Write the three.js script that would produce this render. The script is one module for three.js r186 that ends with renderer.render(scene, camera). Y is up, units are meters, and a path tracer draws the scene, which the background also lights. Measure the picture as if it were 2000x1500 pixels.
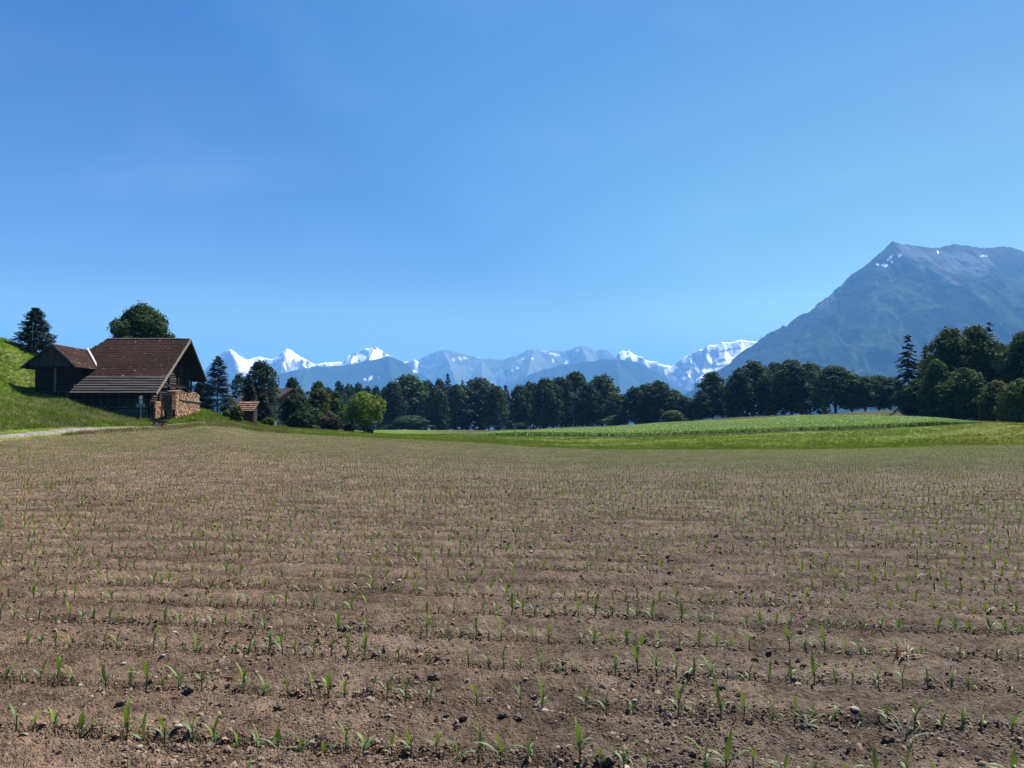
import * as THREE from 'three';
import { mergeGeometries } from 'three/addons/utils/BufferGeometryUtils.js';

// ---------------------------------------------------------------- camera, sky, sun, haze, exposure
const scene = new THREE.Scene();
const PITCH = THREE.MathUtils.degToRad(2.77), FPX = 1570, EYE = 1.7;
const camera = new THREE.PerspectiveCamera(2 * Math.atan(750 / FPX) * 180 / Math.PI, 4 / 3, 0.1, 60000);
camera.position.set(0, EYE, 0);
camera.rotation.x = PITCH;
const renderer = new THREE.WebGLRenderer({ antialias: true });
renderer.toneMapping = THREE.LinearToneMapping;
renderer.toneMappingExposure = 3.1;
renderer.shadowMap.enabled = true;

const SUN_AZ = THREE.MathUtils.degToRad(44), SUN_EL = THREE.MathUtils.degToRad(55);
const sunDir = new THREE.Vector3(Math.sin(SUN_AZ) * Math.cos(SUN_EL), Math.sin(SUN_EL), -Math.cos(SUN_AZ) * Math.cos(SUN_EL));
const sun = new THREE.DirectionalLight(new THREE.Color().setRGB(1, 0.95, 0.87), 5);
sun.position.copy(sunDir).multiplyScalar(300);
sun.castShadow = true;
sun.shadow.mapSize.set(4096, 4096);
Object.assign(sun.shadow.camera, { left: -200, right: 200, top: 200, bottom: -200, near: 1, far: 900 });
scene.add(sun, sun.target);
scene.fog = new THREE.FogExp2(new THREE.Color().setRGB(0.16, 0.455, 1.0), 0.00009);

// ---------------------------------------------------------------- noise and small maths
const lerp = THREE.MathUtils.lerp, clamp = THREE.MathUtils.clamp, sstep = THREE.MathUtils.smoothstep;
function rng(seed) { let s = (seed * 2654435761 + 12345) >>> 0; return () => { s = (s + 0x6d2b79f5) >>> 0; let t = s; t = Math.imul(t ^ (t >>> 15), t | 1); t ^= t + Math.imul(t ^ (t >>> 7), t | 61); return ((t ^ (t >>> 14)) >>> 0) / 4294967296; }; }
function hash(ix, iy, k = 0) { let h = Math.imul(ix, 374761393) + Math.imul(iy, 668265263) + Math.imul(k, 1274126177); h = Math.imul(h ^ (h >>> 13), 1274126177); return ((h ^ (h >>> 16)) >>> 0) / 4294967296; }
function vn(x, y, k = 0, per = 0) {
  const ix = Math.floor(x), iy = Math.floor(y); let fx = x - ix, fy = y - iy;
  fx = fx * fx * (3 - 2 * fx); fy = fy * fy * (3 - 2 * fy);
  const w = per ? (a) => ((a % per) + per) % per : (a) => a;
  const x0 = w(ix), x1 = w(ix + 1), y0 = w(iy), y1 = w(iy + 1);
  return lerp(lerp(hash(x0, y0, k), hash(x1, y0, k), fx), lerp(hash(x0, y1, k), hash(x1, y1, k), fx), fy);
}
function fbm(x, y, o = 4, k = 0, per = 0) { let s = 0, a = 0.5, n = 0; for (let i = 0; i < o; i++) { s += a * vn(x, y, k + i, per); n += a; x *= 2; y *= 2; per *= 2; a *= 0.5; } return s / n; }
function ridged(x, y, o = 4, k = 0) { let s = 0, a = 0.5, n = 0; for (let i = 0; i < o; i++) { const v = 1 - Math.abs(2 * vn(x, y, k + i) - 1); s += a * v * v; n += a; x *= 2.03; y *= 2.03; a *= 0.5; } return s / n; }
function worley(x, y, k = 0) { const ix = Math.floor(x), iy = Math.floor(y); let m = 9; for (let a = -1; a < 2; a++) for (let b = -1; b < 2; b++) { const px = ix + a + hash(ix + a, iy + b, k), py = iy + b + hash(ix + a, iy + b, k + 7); const d = (px - x) ** 2 + (py - y) ** 2; if (d < m) m = d; } return Math.sqrt(m); }
function pchip(xs, ys) {
  const n = xs.length, d = [], m = new Array(n).fill(0);
  for (let i = 0; i < n - 1; i++) d.push((ys[i + 1] - ys[i]) / (xs[i + 1] - xs[i]));
  m[0] = d[0]; m[n - 1] = d[n - 2];
  for (let i = 1; i < n - 1; i++) m[i] = d[i - 1] * d[i] <= 0 ? 0 : 2 / (1 / d[i - 1] + 1 / d[i]);
  return (x) => {
    if (x <= xs[0]) return ys[0]; if (x >= xs[n - 1]) return ys[n - 1];
    let lo = 0, hi = n - 1; while (hi - lo > 1) { const c = (lo + hi) >> 1; if (xs[c] <= x) lo = c; else hi = c; }
    const h = xs[hi] - xs[lo], t = (x - xs[lo]) / h, t2 = t * t, t3 = t2 * t;
    return (2 * t3 - 3 * t2 + 1) * ys[lo] + (t3 - 2 * t2 + t) * h * m[lo] + (-2 * t3 + 3 * t2) * ys[hi] + (t3 - t2) * h * m[hi];
  };
}
// survey helpers: bearings and heights measured from the photograph, turned into places in metres
function bearing(px, py) {
  const x = (px - 1000) / FPX, y = (750 - py) / FPX, c = Math.cos(PITCH), s = Math.sin(PITCH);
  const Y = y * c + s, Z = y * s - c, h = Math.hypot(x, Z);
  return { az: Math.atan2(x, -Z), tan: Y / h, dx: x / -Z, dy: Y / -Z };
}
function atRange(px, py, r) { const b = bearing(px, py); return new THREE.Vector3(r * Math.sin(b.az), EYE + r * b.tan, -r * Math.cos(b.az)); }
function atDepth(px, py, d) { const b = bearing(px, py); return new THREE.Vector3(d * b.dx, EYE + d * b.dy, -d); }

// ---------------------------------------------------------------- the sky, computed
{
  const W = 1024, H = 512, data = new Float32Array(W * H * 4);
  const e = [-90, -2, 0, 3, 6.5, 10, 14, 20, 27, 40, 60, 90];
  const R = pchip(e, [0.1, 0.2, 0.56, 0.55, 0.47, 0.235, 0.132, 0.076, 0.042, 0.026, 0.02, 0.017]);
  const Gc = pchip(e, [0.11, 0.3, 0.86, 0.84, 0.72, 0.425, 0.295, 0.2, 0.143, 0.098, 0.074, 0.066]);
  const B = pchip(e, [0.1, 0.3, 0.58, 0.58, 0.56, 0.5, 0.45, 0.395, 0.355, 0.28, 0.225, 0.2]);
  const gs = [0, 20, 31, 43.6, 52, 57, 65, 90, 180], K = 0.677, mr = pchip(gs, [1.3, 1.2, 1.08, 0.78, 0.53, 0.4, 0.4, 0.34, 0.33]), mg = pchip(gs, [0.98, 0.97, 0.94, 0.83, 0.66, 0.51, 0.48, 0.45, 0.44]), mb = pchip(gs, [0.9, 0.89, 0.87, 0.82, 0.76, 0.68, 0.64, 0.62, 0.6]);
  for (let row = 0; row < H; row++) {
    const el = ((row + 0.5) / H - 0.5) * Math.PI, y = Math.sin(el), deg = el * 180 / Math.PI;
    for (let col = 0; col < W; col++) {
      const az = ((col + 0.5) / W - 0.5) * 2 * Math.PI, x = Math.cos(az) * Math.cos(el), z = Math.sin(az) * Math.cos(el);
      const g = Math.acos(clamp(x * sunDir.x + y * sunDir.y + z * sunDir.z, -1, 1)) * 180 / Math.PI;
      const near = Math.exp(-Math.pow(g / 42, 2)), side = 0.88 + 0.17 * (1 - sstep(g, 30, 95));
      const i = (row * W + col) * 4;
      // faint cirrus, streaked
      const da = Math.atan2(x, -z) * 180 / Math.PI + 24 - 0.6 * (deg - 16), de = deg - 15.8 - 0.16 * (Math.atan2(x, -z) * 180 / Math.PI + 24); const wisp = Math.exp(-(da * da) / 40 - (de * de) / 1.6) * (0.3 + fbm(da * 0.5, de * 1.8, 4, 97)) * 0.05 + Math.exp(-((da + 2) ** 2) / 90 - ((de - 4.5) ** 2) / 6) * fbm(da * 0.4, de * 1.1 + da * 0.5, 4, 98) * 0.02;
      const cw = wisp + (deg > 4 ? 0.016 * sstep(fbm(x * 9 + y * 5, z * 9 + y * 22, 4, 91), 0.56, 0.8) * sstep(deg, 4, 12) : 0);
      data[i] = K * mr(g) * R(deg) * side * (1 + 0.7 * near) + 0.36 * cw; data[i + 1] = K * mg(g) * Gc(deg) * side * (1 + 0.35 * near) + 0.36 * cw; data[i + 2] = K * mb(g) * B(deg) * (0.9 + 0.1 * side) * (1 + 0.12 * near) + cw * 0.3; data[i + 3] = 1;
    }
  }
  const t = new THREE.DataTexture(data, W, H, THREE.RGBAFormat, THREE.FloatType);
  t.mapping = THREE.EquirectangularReflectionMapping; t.magFilter = t.minFilter = THREE.LinearFilter; t.wrapS = THREE.RepeatWrapping; t.needsUpdate = true;
  scene.background = t; scene.environment = t;
}

// ---------------------------------------------------------------- names, labels, meshes
const used = new Map();
function numbered(name) { const n = used.get(name) ?? 0; used.set(name, n + 1); return n ? name + '_' + String(n).padStart(3, '0') : name; }
function tag(o, label, category, group) { Object.assign(o.userData, { label, category }); if (group) o.userData.group = group; return o; }
function thing(name, label, category, pos = [0, 0, 0], turn = 0, group) {
  const o = new THREE.Group(); o.name = numbered(name); o.position.set(...pos); o.rotation.y = turn; scene.add(o); return tag(o, label, category, group);
}
function mesh(name, geo, mat, parent) { const m = new THREE.Mesh(geo, mat); m.name = parent ? name : numbered(name); m.castShadow = m.receiveShadow = true; (parent ?? scene).add(m); return m; }
function struct(name, geo, mat, label) { const m = mesh(name, geo, mat); m.userData.kind = 'structure'; if (label) m.userData.label = label; return m; }
function inst(name, geo, mat, mats, cols, parent) {
  const m = new THREE.InstancedMesh(geo, mat, mats.length); m.name = parent ? name : numbered(name);
  mats.forEach((q, i) => m.setMatrixAt(i, q)); if (cols) cols.forEach((c, i) => m.setColorAt(i, c));
  m.castShadow = m.receiveShadow = true; m.userData.kind = 'stuff'; (parent ?? scene).add(m); return m;
}
const col = (r, g, b) => new THREE.Color().setRGB(r, g, b);
const V = (x, y, z) => new THREE.Vector3(x, y, z);
function bufGeo(pos, idx, colors, uv, normals) {
  const g = new THREE.BufferGeometry();
  g.setAttribute('position', new THREE.BufferAttribute(pos instanceof Float32Array ? pos : new Float32Array(pos), 3));
  if (uv) g.setAttribute('uv', new THREE.BufferAttribute(uv instanceof Float32Array ? uv : new Float32Array(uv), 2));
  if (colors) g.setAttribute('color', new THREE.BufferAttribute(colors instanceof Float32Array ? colors : new Float32Array(colors), 3));
  if (idx) g.setIndex(new THREE.BufferAttribute(idx instanceof Uint32Array ? idx : new Uint32Array(idx), 1));
  if (normals) g.setAttribute('normal', new THREE.BufferAttribute(new Float32Array(normals), 3)); else g.computeVertexNormals();
  return g;
}
// a flat piece with thickness: convex polygon (counter-clockwise seen from outside), thickened inwards, uv in metres
function slab(pts, th) {
  const n = V(0, 0, 0), a = V(0, 0, 0), b = V(0, 0, 0);
  for (let i = 1; i < pts.length - 1; i++) n.add(a.subVectors(pts[i], pts[0]).clone().cross(b.subVectors(pts[i + 1], pts[0])));
  n.normalize();
  const U = V(0, 0, 0).subVectors(pts[1], pts[0]).normalize(), W = n.clone().cross(U), pos = [], uv = [], idx = [], nor = [];
  const face = (q, nn) => { const s = pos.length / 3; q.forEach((p) => { pos.push(p.x, p.y, p.z); uv.push(p.dot(U) + p.dot(n) * 0.7, p.dot(W) + p.dot(n) * 0.3); nor.push(nn.x, nn.y, nn.z); }); for (let i = 1; i < q.length - 1; i++) idx.push(s, s + i, s + i + 1); };
  const low = pts.map((p) => p.clone().addScaledVector(n, -th));
  face(pts, n); face([...low].reverse(), n.clone().negate());
  pts.forEach((p, i) => { const j = (i + 1) % pts.length, q = [p, low[i], low[j], pts[j]]; face(q, V(0, 0, 0).subVectors(low[i], p).cross(V(0, 0, 0).subVectors(pts[j], p)).normalize()); });
  return bufGeo(pos, idx, null, uv, nor);
}
function boxAt(x0, x1, y0, y1, z0, z1) {
  return slab([V(x0, y0, z1), V(x1, y0, z1), V(x1, y1, z1), V(x0, y1, z1)], z1 - z0);
}
function bar(p, q, w, h) { // a beam of w x h from p to q
  const d = V(0, 0, 0).subVectors(q, p).normalize(), up = Math.abs(d.y) > 0.95 ? V(0, 0, 1) : V(0, 1, 0), s = d.clone().cross(up).normalize(), u = s.clone().cross(d);
  const c = (b, i, j) => b.clone().addScaledVector(s, i * w / 2).addScaledVector(u, j * h / 2);
  return slab([c(p, 1, -1), c(q, 1, -1), c(q, 1, 1), c(p, 1, 1)].map((v) => v), w);
}
function tex(size, fn, srgb = false) {
  const d = new Uint8Array(size * size * 4);
  for (let y = 0; y < size; y++) for (let x = 0; x < size; x++) { const c = fn(x / size, y / size), i = (y * size + x) * 4; for (let k = 0; k < 3; k++) d[i + k] = clamp(Math.round(255 * (c[k] ?? c)), 0, 255); d[i + 3] = 255; }
  const t = new THREE.DataTexture(d, size, size); t.wrapS = t.wrapT = THREE.RepeatWrapping; t.magFilter = t.minFilter = THREE.LinearFilter; t.needsUpdate = true; if (srgb) t.colorSpace = THREE.SRGBColorSpace; return t;
}
function scaled(t, m) { const c = t.clone(); c.repeat.set(1 / m, 1 / m); c.needsUpdate = true; return c; }
const grainTex = tex(512, (u, v) => { const a = fbm(u * 4, v * 64, 3, 3, 0), b = fbm(u * 16, v * 16, 4, 11, 16), k = 0.45 + 0.5 * a + 0.25 * (b - 0.5); return [k, k, k]; });
const mottleTex = tex(1024, (u, v) => { const a = fbm(u * 8, v * 8, 6, 21, 8), b = fbm(u * 64, v * 64, 3, 29, 64), k = clamp(0.62 + 0.8 * (a - 0.5) + 0.75 * (b - 0.5), 0, 1); return [k, k, k]; });
const granTex = tex(1024, (u, v) => { let k = 0; const w = (s, q) => { const ix = u * s, iy = v * s; const X = Math.floor(ix), Y = Math.floor(iy); let m = 9; for (let a = -1; a < 2; a++) for (let b = -1; b < 2; b++) { const cx = ((X + a) % s + s) % s, cy = ((Y + b) % s + s) % s; const px = X + a + hash(cx, cy, q), py = Y + b + hash(cx, cy, q + 5); m = Math.min(m, (px - ix) ** 2 + (py - iy) ** 2); } return 1 - Math.min(1, Math.sqrt(m) * 1.1); }; k = 0.5 * w(48, 1) + 0.3 * w(110, 2) + 0.2 * fbm(u * 200, v * 200, 2, 33, 200); return [k, k, k]; });
const std = (c, rough = 0.9, extra = {}) => new THREE.MeshPhysicalMaterial({ color: c, roughness: rough, specularIntensity: rough > 0.75 ? 0.18 : 0.6, ...extra });
const wood = (r, g, b, s = 1.2) => std(col(r * 1.7, g * 1.7, b * 1.7), 0.85, { map: scaled(grainTex, s), bumpMap: scaled(grainTex, s), bumpScale: 0.006 });

// ---------------------------------------------------------------- the lie of the land
const CURVES = {
  F: [[-400, 880, 36], [0, 862, 47], [128, 851, 56], [213, 845, 61], [320, 840, 65], [405, 832.5, 67], [454, 835, 69], [506, 843, 72], [559, 847, 74], [685, 853, 76], [790, 858, 76], [910, 864, 75], [1060, 874, 72], [1200, 878, 71], [1400, 878.5, 71], [1660, 877, 69], [1800, 873, 67], [2000, 869, 63], [2300, 862, 60]],
  E2: [[-400, 740, 66], [0, 775, 74], [58, 779, 79], [128, 783, 80], [162, 792, 80], [213, 806, 79], [256, 816.5, 78], [299, 825, 77], [340, 827, 74], [387, 825, 75], [430, 826, 76], [480, 830, 79], [530, 836, 84], [600, 840, 86], [700, 847, 90], [790, 852, 100], [880, 850.5, 115], [1000, 853, 115], [1200, 854.5, 112], [1320, 851.5, 112], [1490, 846, 110], [1660, 840.5, 110], [1800, 834, 114], [1860, 830, 118], [1920, 826.5, 120], [2000, 833, 92], [2300, 833, 90]],
  E3: [[-400, 690, 88], [0, 715, 90], [60, 735, 92], [130, 755, 92], [213, 775, 92], [299, 795, 90], [387, 803, 85], [450, 818, 86], [510, 829, 90], [560, 836, 98], [600, 838, 100], [700, 844, 105], [790, 848, 130], [880, 848.5, 140], [1000, 846, 190], [1200, 838, 200], [1320, 829, 200], [1490, 821.5, 195], [1590, 817, 190], [1690, 816, 185], [1790, 821, 150], [1900, 824.3, 127], [1930, 825, 124], [2000, 829, 110], [2300, 829, 110]],
  E4: [[-400, 610, 105], [0, 663, 108], [30, 672, 106], [60, 685, 105], [100, 702, 104], [160, 735, 104], [213, 757, 103], [299, 785, 101], [387, 800, 98], [450, 817, 100], [510, 828, 104], [560, 834, 115], [620, 839, 125], [700, 842, 140], [740, 840, 250], [800, 839.5, 300], [900, 840, 300], [1000, 839.5, 300], [1100, 834.5, 290], [1200, 831, 285], [1320, 825, 275], [1400, 817, 270], [1490, 812.5, 265], [1600, 809, 255], [1690, 804, 250], [1735, 801.5, 240], [1790, 813, 185], [1850, 821, 165], [1900, 822.5, 150], [1950, 823, 140], [2000, 827, 130], [2300, 828, 128]],
};
const LAND = Object.fromEntries(Object.entries(CURVES).map(([k, rows]) => {
  const az = [], el = [], rr = [];
  for (const [px, py, r] of rows) { const b = bearing(px, py); az.push(b.az); rr.push(r); el.push(EYE + r * b.tan); }
  return [k, { r: pchip(az, rr), h: pchip(az, el) }];
}));
const wob = (az) => 0.9 * (fbm(az * 60, 3.3, 3, 5) - 0.5);
function column(az) {
  const fade = 1 - sstep(Math.abs(az), 0.85, 1.8), k = { r: [], h: [] };
  const F = { r: LAND.F.r(az) + wob(az), h: LAND.F.h(az) * fade };
  k.r.push(0, 12, 26, F.r); k.h.push(0, 0.0, F.h * 0.22, F.h);
  for (const c of ['E2', 'E3', 'E4']) { k.r.push(Math.max(LAND[c].r(az), k.r[k.r.length - 1] + 3)); k.h.push(LAND[c].h(az) * fade); }
  const r4 = k.r[6], h4 = k.h[6];
  k.r.push(r4 + 14, r4 + 90, 900, 3000, 40000); k.h.push(h4 - 0.2, h4 - 7, -22, -40, -40);
  const f = pchip(k.r, k.h);
  return { knots: k, h: f };
}
const colCache = new Map();
function ground(x, z) {
  const r = Math.hypot(x, z), az = Math.atan2(x, -z), key = Math.round(az * 2400);
  let c = colCache.get(key), d = colCache.get(key + 1);
  if (!c) colCache.set(key, c = column(key / 2400));
  if (!d) colCache.set(key + 1, d = column((key + 1) / 2400));
  const t = clamp(az * 2400 - key, 0, 1);
  return lerp(c.h(r), d.h(r), t);
}
const onGround = (px, py, r, lift = 0) => { const p = atRange(px, py, r); p.y = ground(p.x, p.z) + lift; return p; };

// rows of maize: u runs along a row, v from row to row
const ROW_T = THREE.MathUtils.degToRad(8.5), RU = V(Math.cos(ROW_T), 0, Math.sin(ROW_T)), RV = V(Math.sin(ROW_T), 0, -Math.cos(ROW_T)), ROW = 0.75;
function soilRelief(x, z, r) {
  const u = x * RU.x + z * RU.z, v = x * RV.x + z * RV.z;
  const rv = v - (2.6 + ROW * Math.round((v - 2.6) / ROW)), gw = Math.max(0.055, r * 0.007);
  let h = -0.036 * Math.exp(-(rv * rv) / (gw * gw)) * (0.4 + 1.2 * vn(u * 0.9, v * 1.33, 43)) + 0.012 * Math.exp(-((Math.abs(rv) - 2 * gw) ** 2) / (gw * gw)) + 0.05 * (fbm(u * 0.5, v * 2.2, 3, 41) - 0.5);
  h += 0.02 * (vn(u * 1.3, v * 9, 44) - 0.5);
  if (r < 45) { const f = 1 - sstep(r, 25, 45); h += f * 0.045 * (fbm(x * 7, z * 7, 3, 47) - 0.5); const w = worley(x * 9 + 0.4 * vn(x * 20, z * 20, 3), z * 9, 51); h += f * 0.03 * Math.max(0, 0.55 - w) * sstep(vn(x * 2.1, z * 2.1, 55), 0.35, 0.75); }
  if (r < 20) { const f = 1 - sstep(r, 9, 20); h += f * (0.014 * Math.max(0, 0.6 - worley(x * 24, z * 24, 57)) + 0.014 * (fbm(x * 40, z * 40, 2, 60) - 0.5)); }
  return h;
}
// ---------------------------------------------------------------- the ground, in strips that share their edges
const AZS = [];
{ const deg = (a) => a * Math.PI / 180; for (let a = -180; a < -60; a += 4) AZS.push(deg(a)); for (let a = -60; a < -37; a += 0.7) AZS.push(deg(a)); const n = 860; for (let i = 0; i <= n; i++) AZS.push(deg(-37 + 74 * i / n)); for (let a = 38; a < 60; a += 0.7) AZS.push(deg(a)); for (let a = 60; a <= 180; a += 4) AZS.push(deg(a)); }
function strip(azs, radii, height, color, uvS = 1) { // radii(column, az) -> list of distances, the same number for every az
  const cols = azs.map((az) => column(az)), rs = cols.map((c, i) => radii(c, azs[i])), m = rs[0].length, n = azs.length;
  const pos = new Float32Array(n * m * 3), uv = new Float32Array(n * m * 2), cc = new Float32Array(n * m * 3), idx = new Uint32Array((n - 1) * (m - 1) * 6);
  for (let i = 0, o = 0; i < n; i++) for (let j = 0; j < m; j++, o++) {
    const r = rs[i][j], x = r * Math.sin(azs[i]), z = -r * Math.cos(azs[i]);
    pos[o * 3] = x; pos[o * 3 + 2] = z; pos[o * 3 + 1] = cols[i].h(r) + (height ? height(x, z, r, j, m) : 0);
    uv[o * 2] = x / uvS; uv[o * 2 + 1] = z / uvS; const c = color(x, z, r, azs[i], j / (m - 1), cols[i]); cc[o * 3] = c[0]; cc[o * 3 + 1] = c[1]; cc[o * 3 + 2] = c[2];
  }
  for (let i = 0, o = 0; i < n - 1; i++) for (let j = 0; j < m - 1; j++) { const a = i * m + j, b = a + m; idx.set([a, b, a + 1, a + 1, b, b + 1], o); o += 6; }
  return bufGeo(pos, idx, cc, uv);
}
const pxAz = (px) => bearing(px, 840).az;
const azRange = (a, b, step) => { const s = AZS.filter((z) => z > a && z < b && true), o = [a]; let last = a; for (const z of s) if (z - last >= step * 0.99) { o.push(z); last = z; } o.push(b); return o; };

// the maize field: brown tilled soil
{
  const far = 460, near = 20;
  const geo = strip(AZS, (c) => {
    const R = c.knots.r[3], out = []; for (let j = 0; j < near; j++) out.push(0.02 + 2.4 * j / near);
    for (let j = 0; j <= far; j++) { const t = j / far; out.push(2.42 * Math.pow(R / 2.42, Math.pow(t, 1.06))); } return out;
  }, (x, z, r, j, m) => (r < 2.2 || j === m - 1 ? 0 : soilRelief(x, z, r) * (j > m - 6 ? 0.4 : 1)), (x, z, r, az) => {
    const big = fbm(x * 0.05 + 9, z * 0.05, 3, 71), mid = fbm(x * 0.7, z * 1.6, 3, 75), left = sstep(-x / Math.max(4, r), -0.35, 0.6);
    const v = x * RV.x + z * RV.z, rv = v - (2.6 + ROW * Math.round((v - 2.6) / ROW)), gw = Math.max(0.07, r * 0.006), rowShade = 1 - 0.3 * Math.exp(-(rv * rv) / (gw * gw)) * sstep(vn((x * RU.x + z * RU.z) * 0.5, v * 1.33, 72), 0.2, 0.7), k = (0.82 + 0.45 * (big - 0.5) + 0.5 * (mid - 0.5)) * (0.92 + 0.2 * left) * rowShade;  // row lines darkened in the colour: row shadow painted in, darker seed-line clods too
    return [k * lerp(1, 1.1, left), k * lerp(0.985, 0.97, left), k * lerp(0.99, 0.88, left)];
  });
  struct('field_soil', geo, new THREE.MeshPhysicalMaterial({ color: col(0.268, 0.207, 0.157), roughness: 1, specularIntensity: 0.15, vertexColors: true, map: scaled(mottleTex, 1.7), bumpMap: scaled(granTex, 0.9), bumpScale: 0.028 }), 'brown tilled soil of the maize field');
}
// meadow, maize-strip soil, olive field and everything beyond
const grassMat = new THREE.MeshPhysicalMaterial({ color: col(0.3, 0.3, 0.3), roughness: 1, specularIntensity: 0.15, vertexColors: true, map: scaled(mottleTex, 3.4), bumpMap: scaled(mottleTex, 2.3), bumpScale: 0.12 });
const grassCol = (x, z, r, az, t, c) => {
  const left = 1 - sstep(az, pxAz(380), pxAz(700)), n = fbm(x * 0.09, z * 0.09, 4, 81), q = fbm(x * 0.5, z * 0.5, 3, 85);
  let g = [lerp(0.76, 0.74, left), lerp(1.15, 1.24, left), lerp(0.08, 0.06, left)];
  const dry = sstep(n * 0.6 + q * 0.4, 0.46, 0.68) * lerp(0.25, 0.55, left); g = [lerp(g[0], 0.95, dry), lerp(g[1], 0.98, dry), lerp(g[2], 0.36, dry)];
  const edge = r - c.knots.r[3], straw = (1 - sstep(az, pxAz(480), pxAz(620))) * (1 - sstep(edge, 2 + 3 * n, 4.5 + 4 * n)) * sstep(q, 0.22, 0.5); g = [lerp(g[0], 1.45, straw), lerp(g[1], 1.2, straw), lerp(g[2], 0.5, straw)];
  const far = sstep(az, pxAz(1750), pxAz(1990)) * 0.55; g = [lerp(g[0], 0.95, far), lerp(g[1], 0.95, far), lerp(g[2], 0.16, far)];
  const f = fbm(x * 1.7, z * 1.7, 2, 86), pale = sstep(fbm(x * 0.23 + 5, z * 0.23, 3, 87), 0.5, 0.72) * left * 0.35; g = [lerp(g[0], 0.85, pale), lerp(g[1], 0.95, pale), lerp(g[2], 0.42, pale)]; const k = 0.85 + 0.6 * (q - 0.5) + 0.5 * (f - 0.5); return g.map((v) => v * k);
};
const between = (a, b, n) => (c) => Array.from({ length: n + 1 }, (_, j) => lerp(c.knots.r[a], c.knots.r[b], j / n));
const A0 = pxAz(905), A1 = pxAz(1915), DEG = Math.PI / 180;
const grassBump = (x, z, r, j, m) => (j === 0 || j === m - 1 ? 0 : 0.10 * (fbm(x * 0.9, z * 0.9, 3, 88) - 0.5) + 0.25 * (fbm(x * 0.16, z * 0.16, 2, 89) - 0.5));
struct('meadow', mergeGeometries([
  strip(azRange(-Math.PI, A0, 0.12 * DEG), between(3, 4, 40), grassBump, grassCol), strip(azRange(-Math.PI, A0, 0.12 * DEG), between(4, 5, 24), grassBump, grassCol), strip(azRange(-Math.PI, pxAz(745), 0.12 * DEG), between(5, 6, 24), grassBump, grassCol),
  strip(azRange(A0, A1, 0.15 * DEG), between(3, 4, 30), grassBump, grassCol), strip(azRange(A1, Math.PI, 0.2 * DEG), between(3, 4, 26), grassBump, grassCol), strip(azRange(A1, Math.PI, 0.2 * DEG), between(4, 5, 12), grassBump, grassCol), strip(azRange(A1, Math.PI, 0.2 * DEG), between(5, 6, 12), grassBump, grassCol),
]), grassMat, 'green meadow behind the brown field and up the left hill');
struct('maize_strip_soil', strip(azRange(A0, A1, 0.15 * DEG), between(4, 5, 26), null, () => [0.9, 0.8, 0.6]), std(col(0.1, 0.1, 0.1), 0.95, { vertexColors: true, map: scaled(mottleTex, 4) }), 'soil under the taller maize strip');
struct('far_field', strip(azRange(pxAz(745), A1, 0.15 * DEG), between(5, 6, 24), grassBump, (x, z) => { const n = fbm(x * 0.06, z * 0.06, 3, 95), q = fbm(x * 0.6, z * 0.6, 2, 96); const k = 0.8 + 0.6 * (q - 0.5); const gr = 1 - sstep(Math.atan2(x, -z), pxAz(760), pxAz(980)); return [k * lerp(lerp(0.62, 0.8, n), 1.5, gr), k * lerp(lerp(0.74, 0.82, n), 2.1, gr), k * lerp(lerp(0.28, 0.36, n), 0.4, gr)]; }), new THREE.MeshPhysicalMaterial({ color: col(0.14, 0.14, 0.14), roughness: 1, specularIntensity: 0.1, vertexColors: true, map: scaled(mottleTex, 6) }), 'dull olive field in front of the dark wood');
struct('valley_ground', strip(azRange(-Math.PI, Math.PI, 0.4 * DEG), (c) => { const r = c.knots.r[6], o = [r]; for (let j = 1; j <= 14; j++) o.push(r + 110 * j / 14); for (let j = 1; j <= 40; j++) o.push((r + 110) * Math.pow(14600 / (r + 110), j / 40)); return o; }, null, (x, z) => { const n = fbm(x * 0.01, z * 0.01, 4, 99); return [0.5 + 0.5 * n, 0.8 + 0.4 * n, 0.4 + 0.2 * n]; }), std(col(0.07, 0.07, 0.07), 1, { vertexColors: true }), 'valley ground beyond the woods');

let trackCurve;
// the farm track along the foot of the hill
{
  const pts = [[-700, 905, 30], [-350, 880, 38], [-150, 864, 44], [0, 853, 50], [110, 845.5, 58.5], [213, 838, 65], [309, 830.5, 70], [362, 827.5, 72], [400, 826, 74]].map(([px, py, r]) => onGround(px, py, r));
  const curve = new THREE.CatmullRomCurve3(pts), N = 220, pos = [], uv = [], idx = []; trackCurve = curve.getSpacedPoints(160);
  for (let i = 0; i <= N; i++) {
    const p = curve.getPointAt(i / N), t = curve.getTangentAt(i / N), s = V(-t.z, 0, t.x).normalize();
    for (let j = 0; j <= 6; j++) { const w = (j / 6 - 0.5) * (lerp(0.5, 1.0, sstep(i / N, 0.4, 0.7)) - 0.5 * sstep(i / N, 0.8, 1)) * (1 + 0.12 * (vn(i * 0.3, j > 3 ? 9 : 1, 5) - 0.5)), x = p.x + s.x * w, z = p.z + s.z * w; pos.push(x, ground(x, z) + grassBump(x, z, 0, 1, 9) + (j % 6 ? 0.07 + 0.05 * Math.sin(Math.PI * j / 6) : -0.08), z); uv.push(x, z); }
  }
  for (let i = 0; i < N; i++) for (let j = 0; j < 6; j++) { const a = i * 7 + j; idx.push(a, a + 7, a + 1, a + 1, a + 7, a + 8); }
  struct('farm_track', bufGeo(pos, idx.map((v, i) => idx[i - (i % 3) + [0, 2, 1][i % 3]]), null, uv), std(col(0.36, 0.33, 0.29), 0.95, { map: scaled(mottleTex, 2), bumpMap: scaled(granTex, 1), bumpScale: 0.02, side: THREE.DoubleSide }), 'pale gravel track along the foot of the hill');
}

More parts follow.
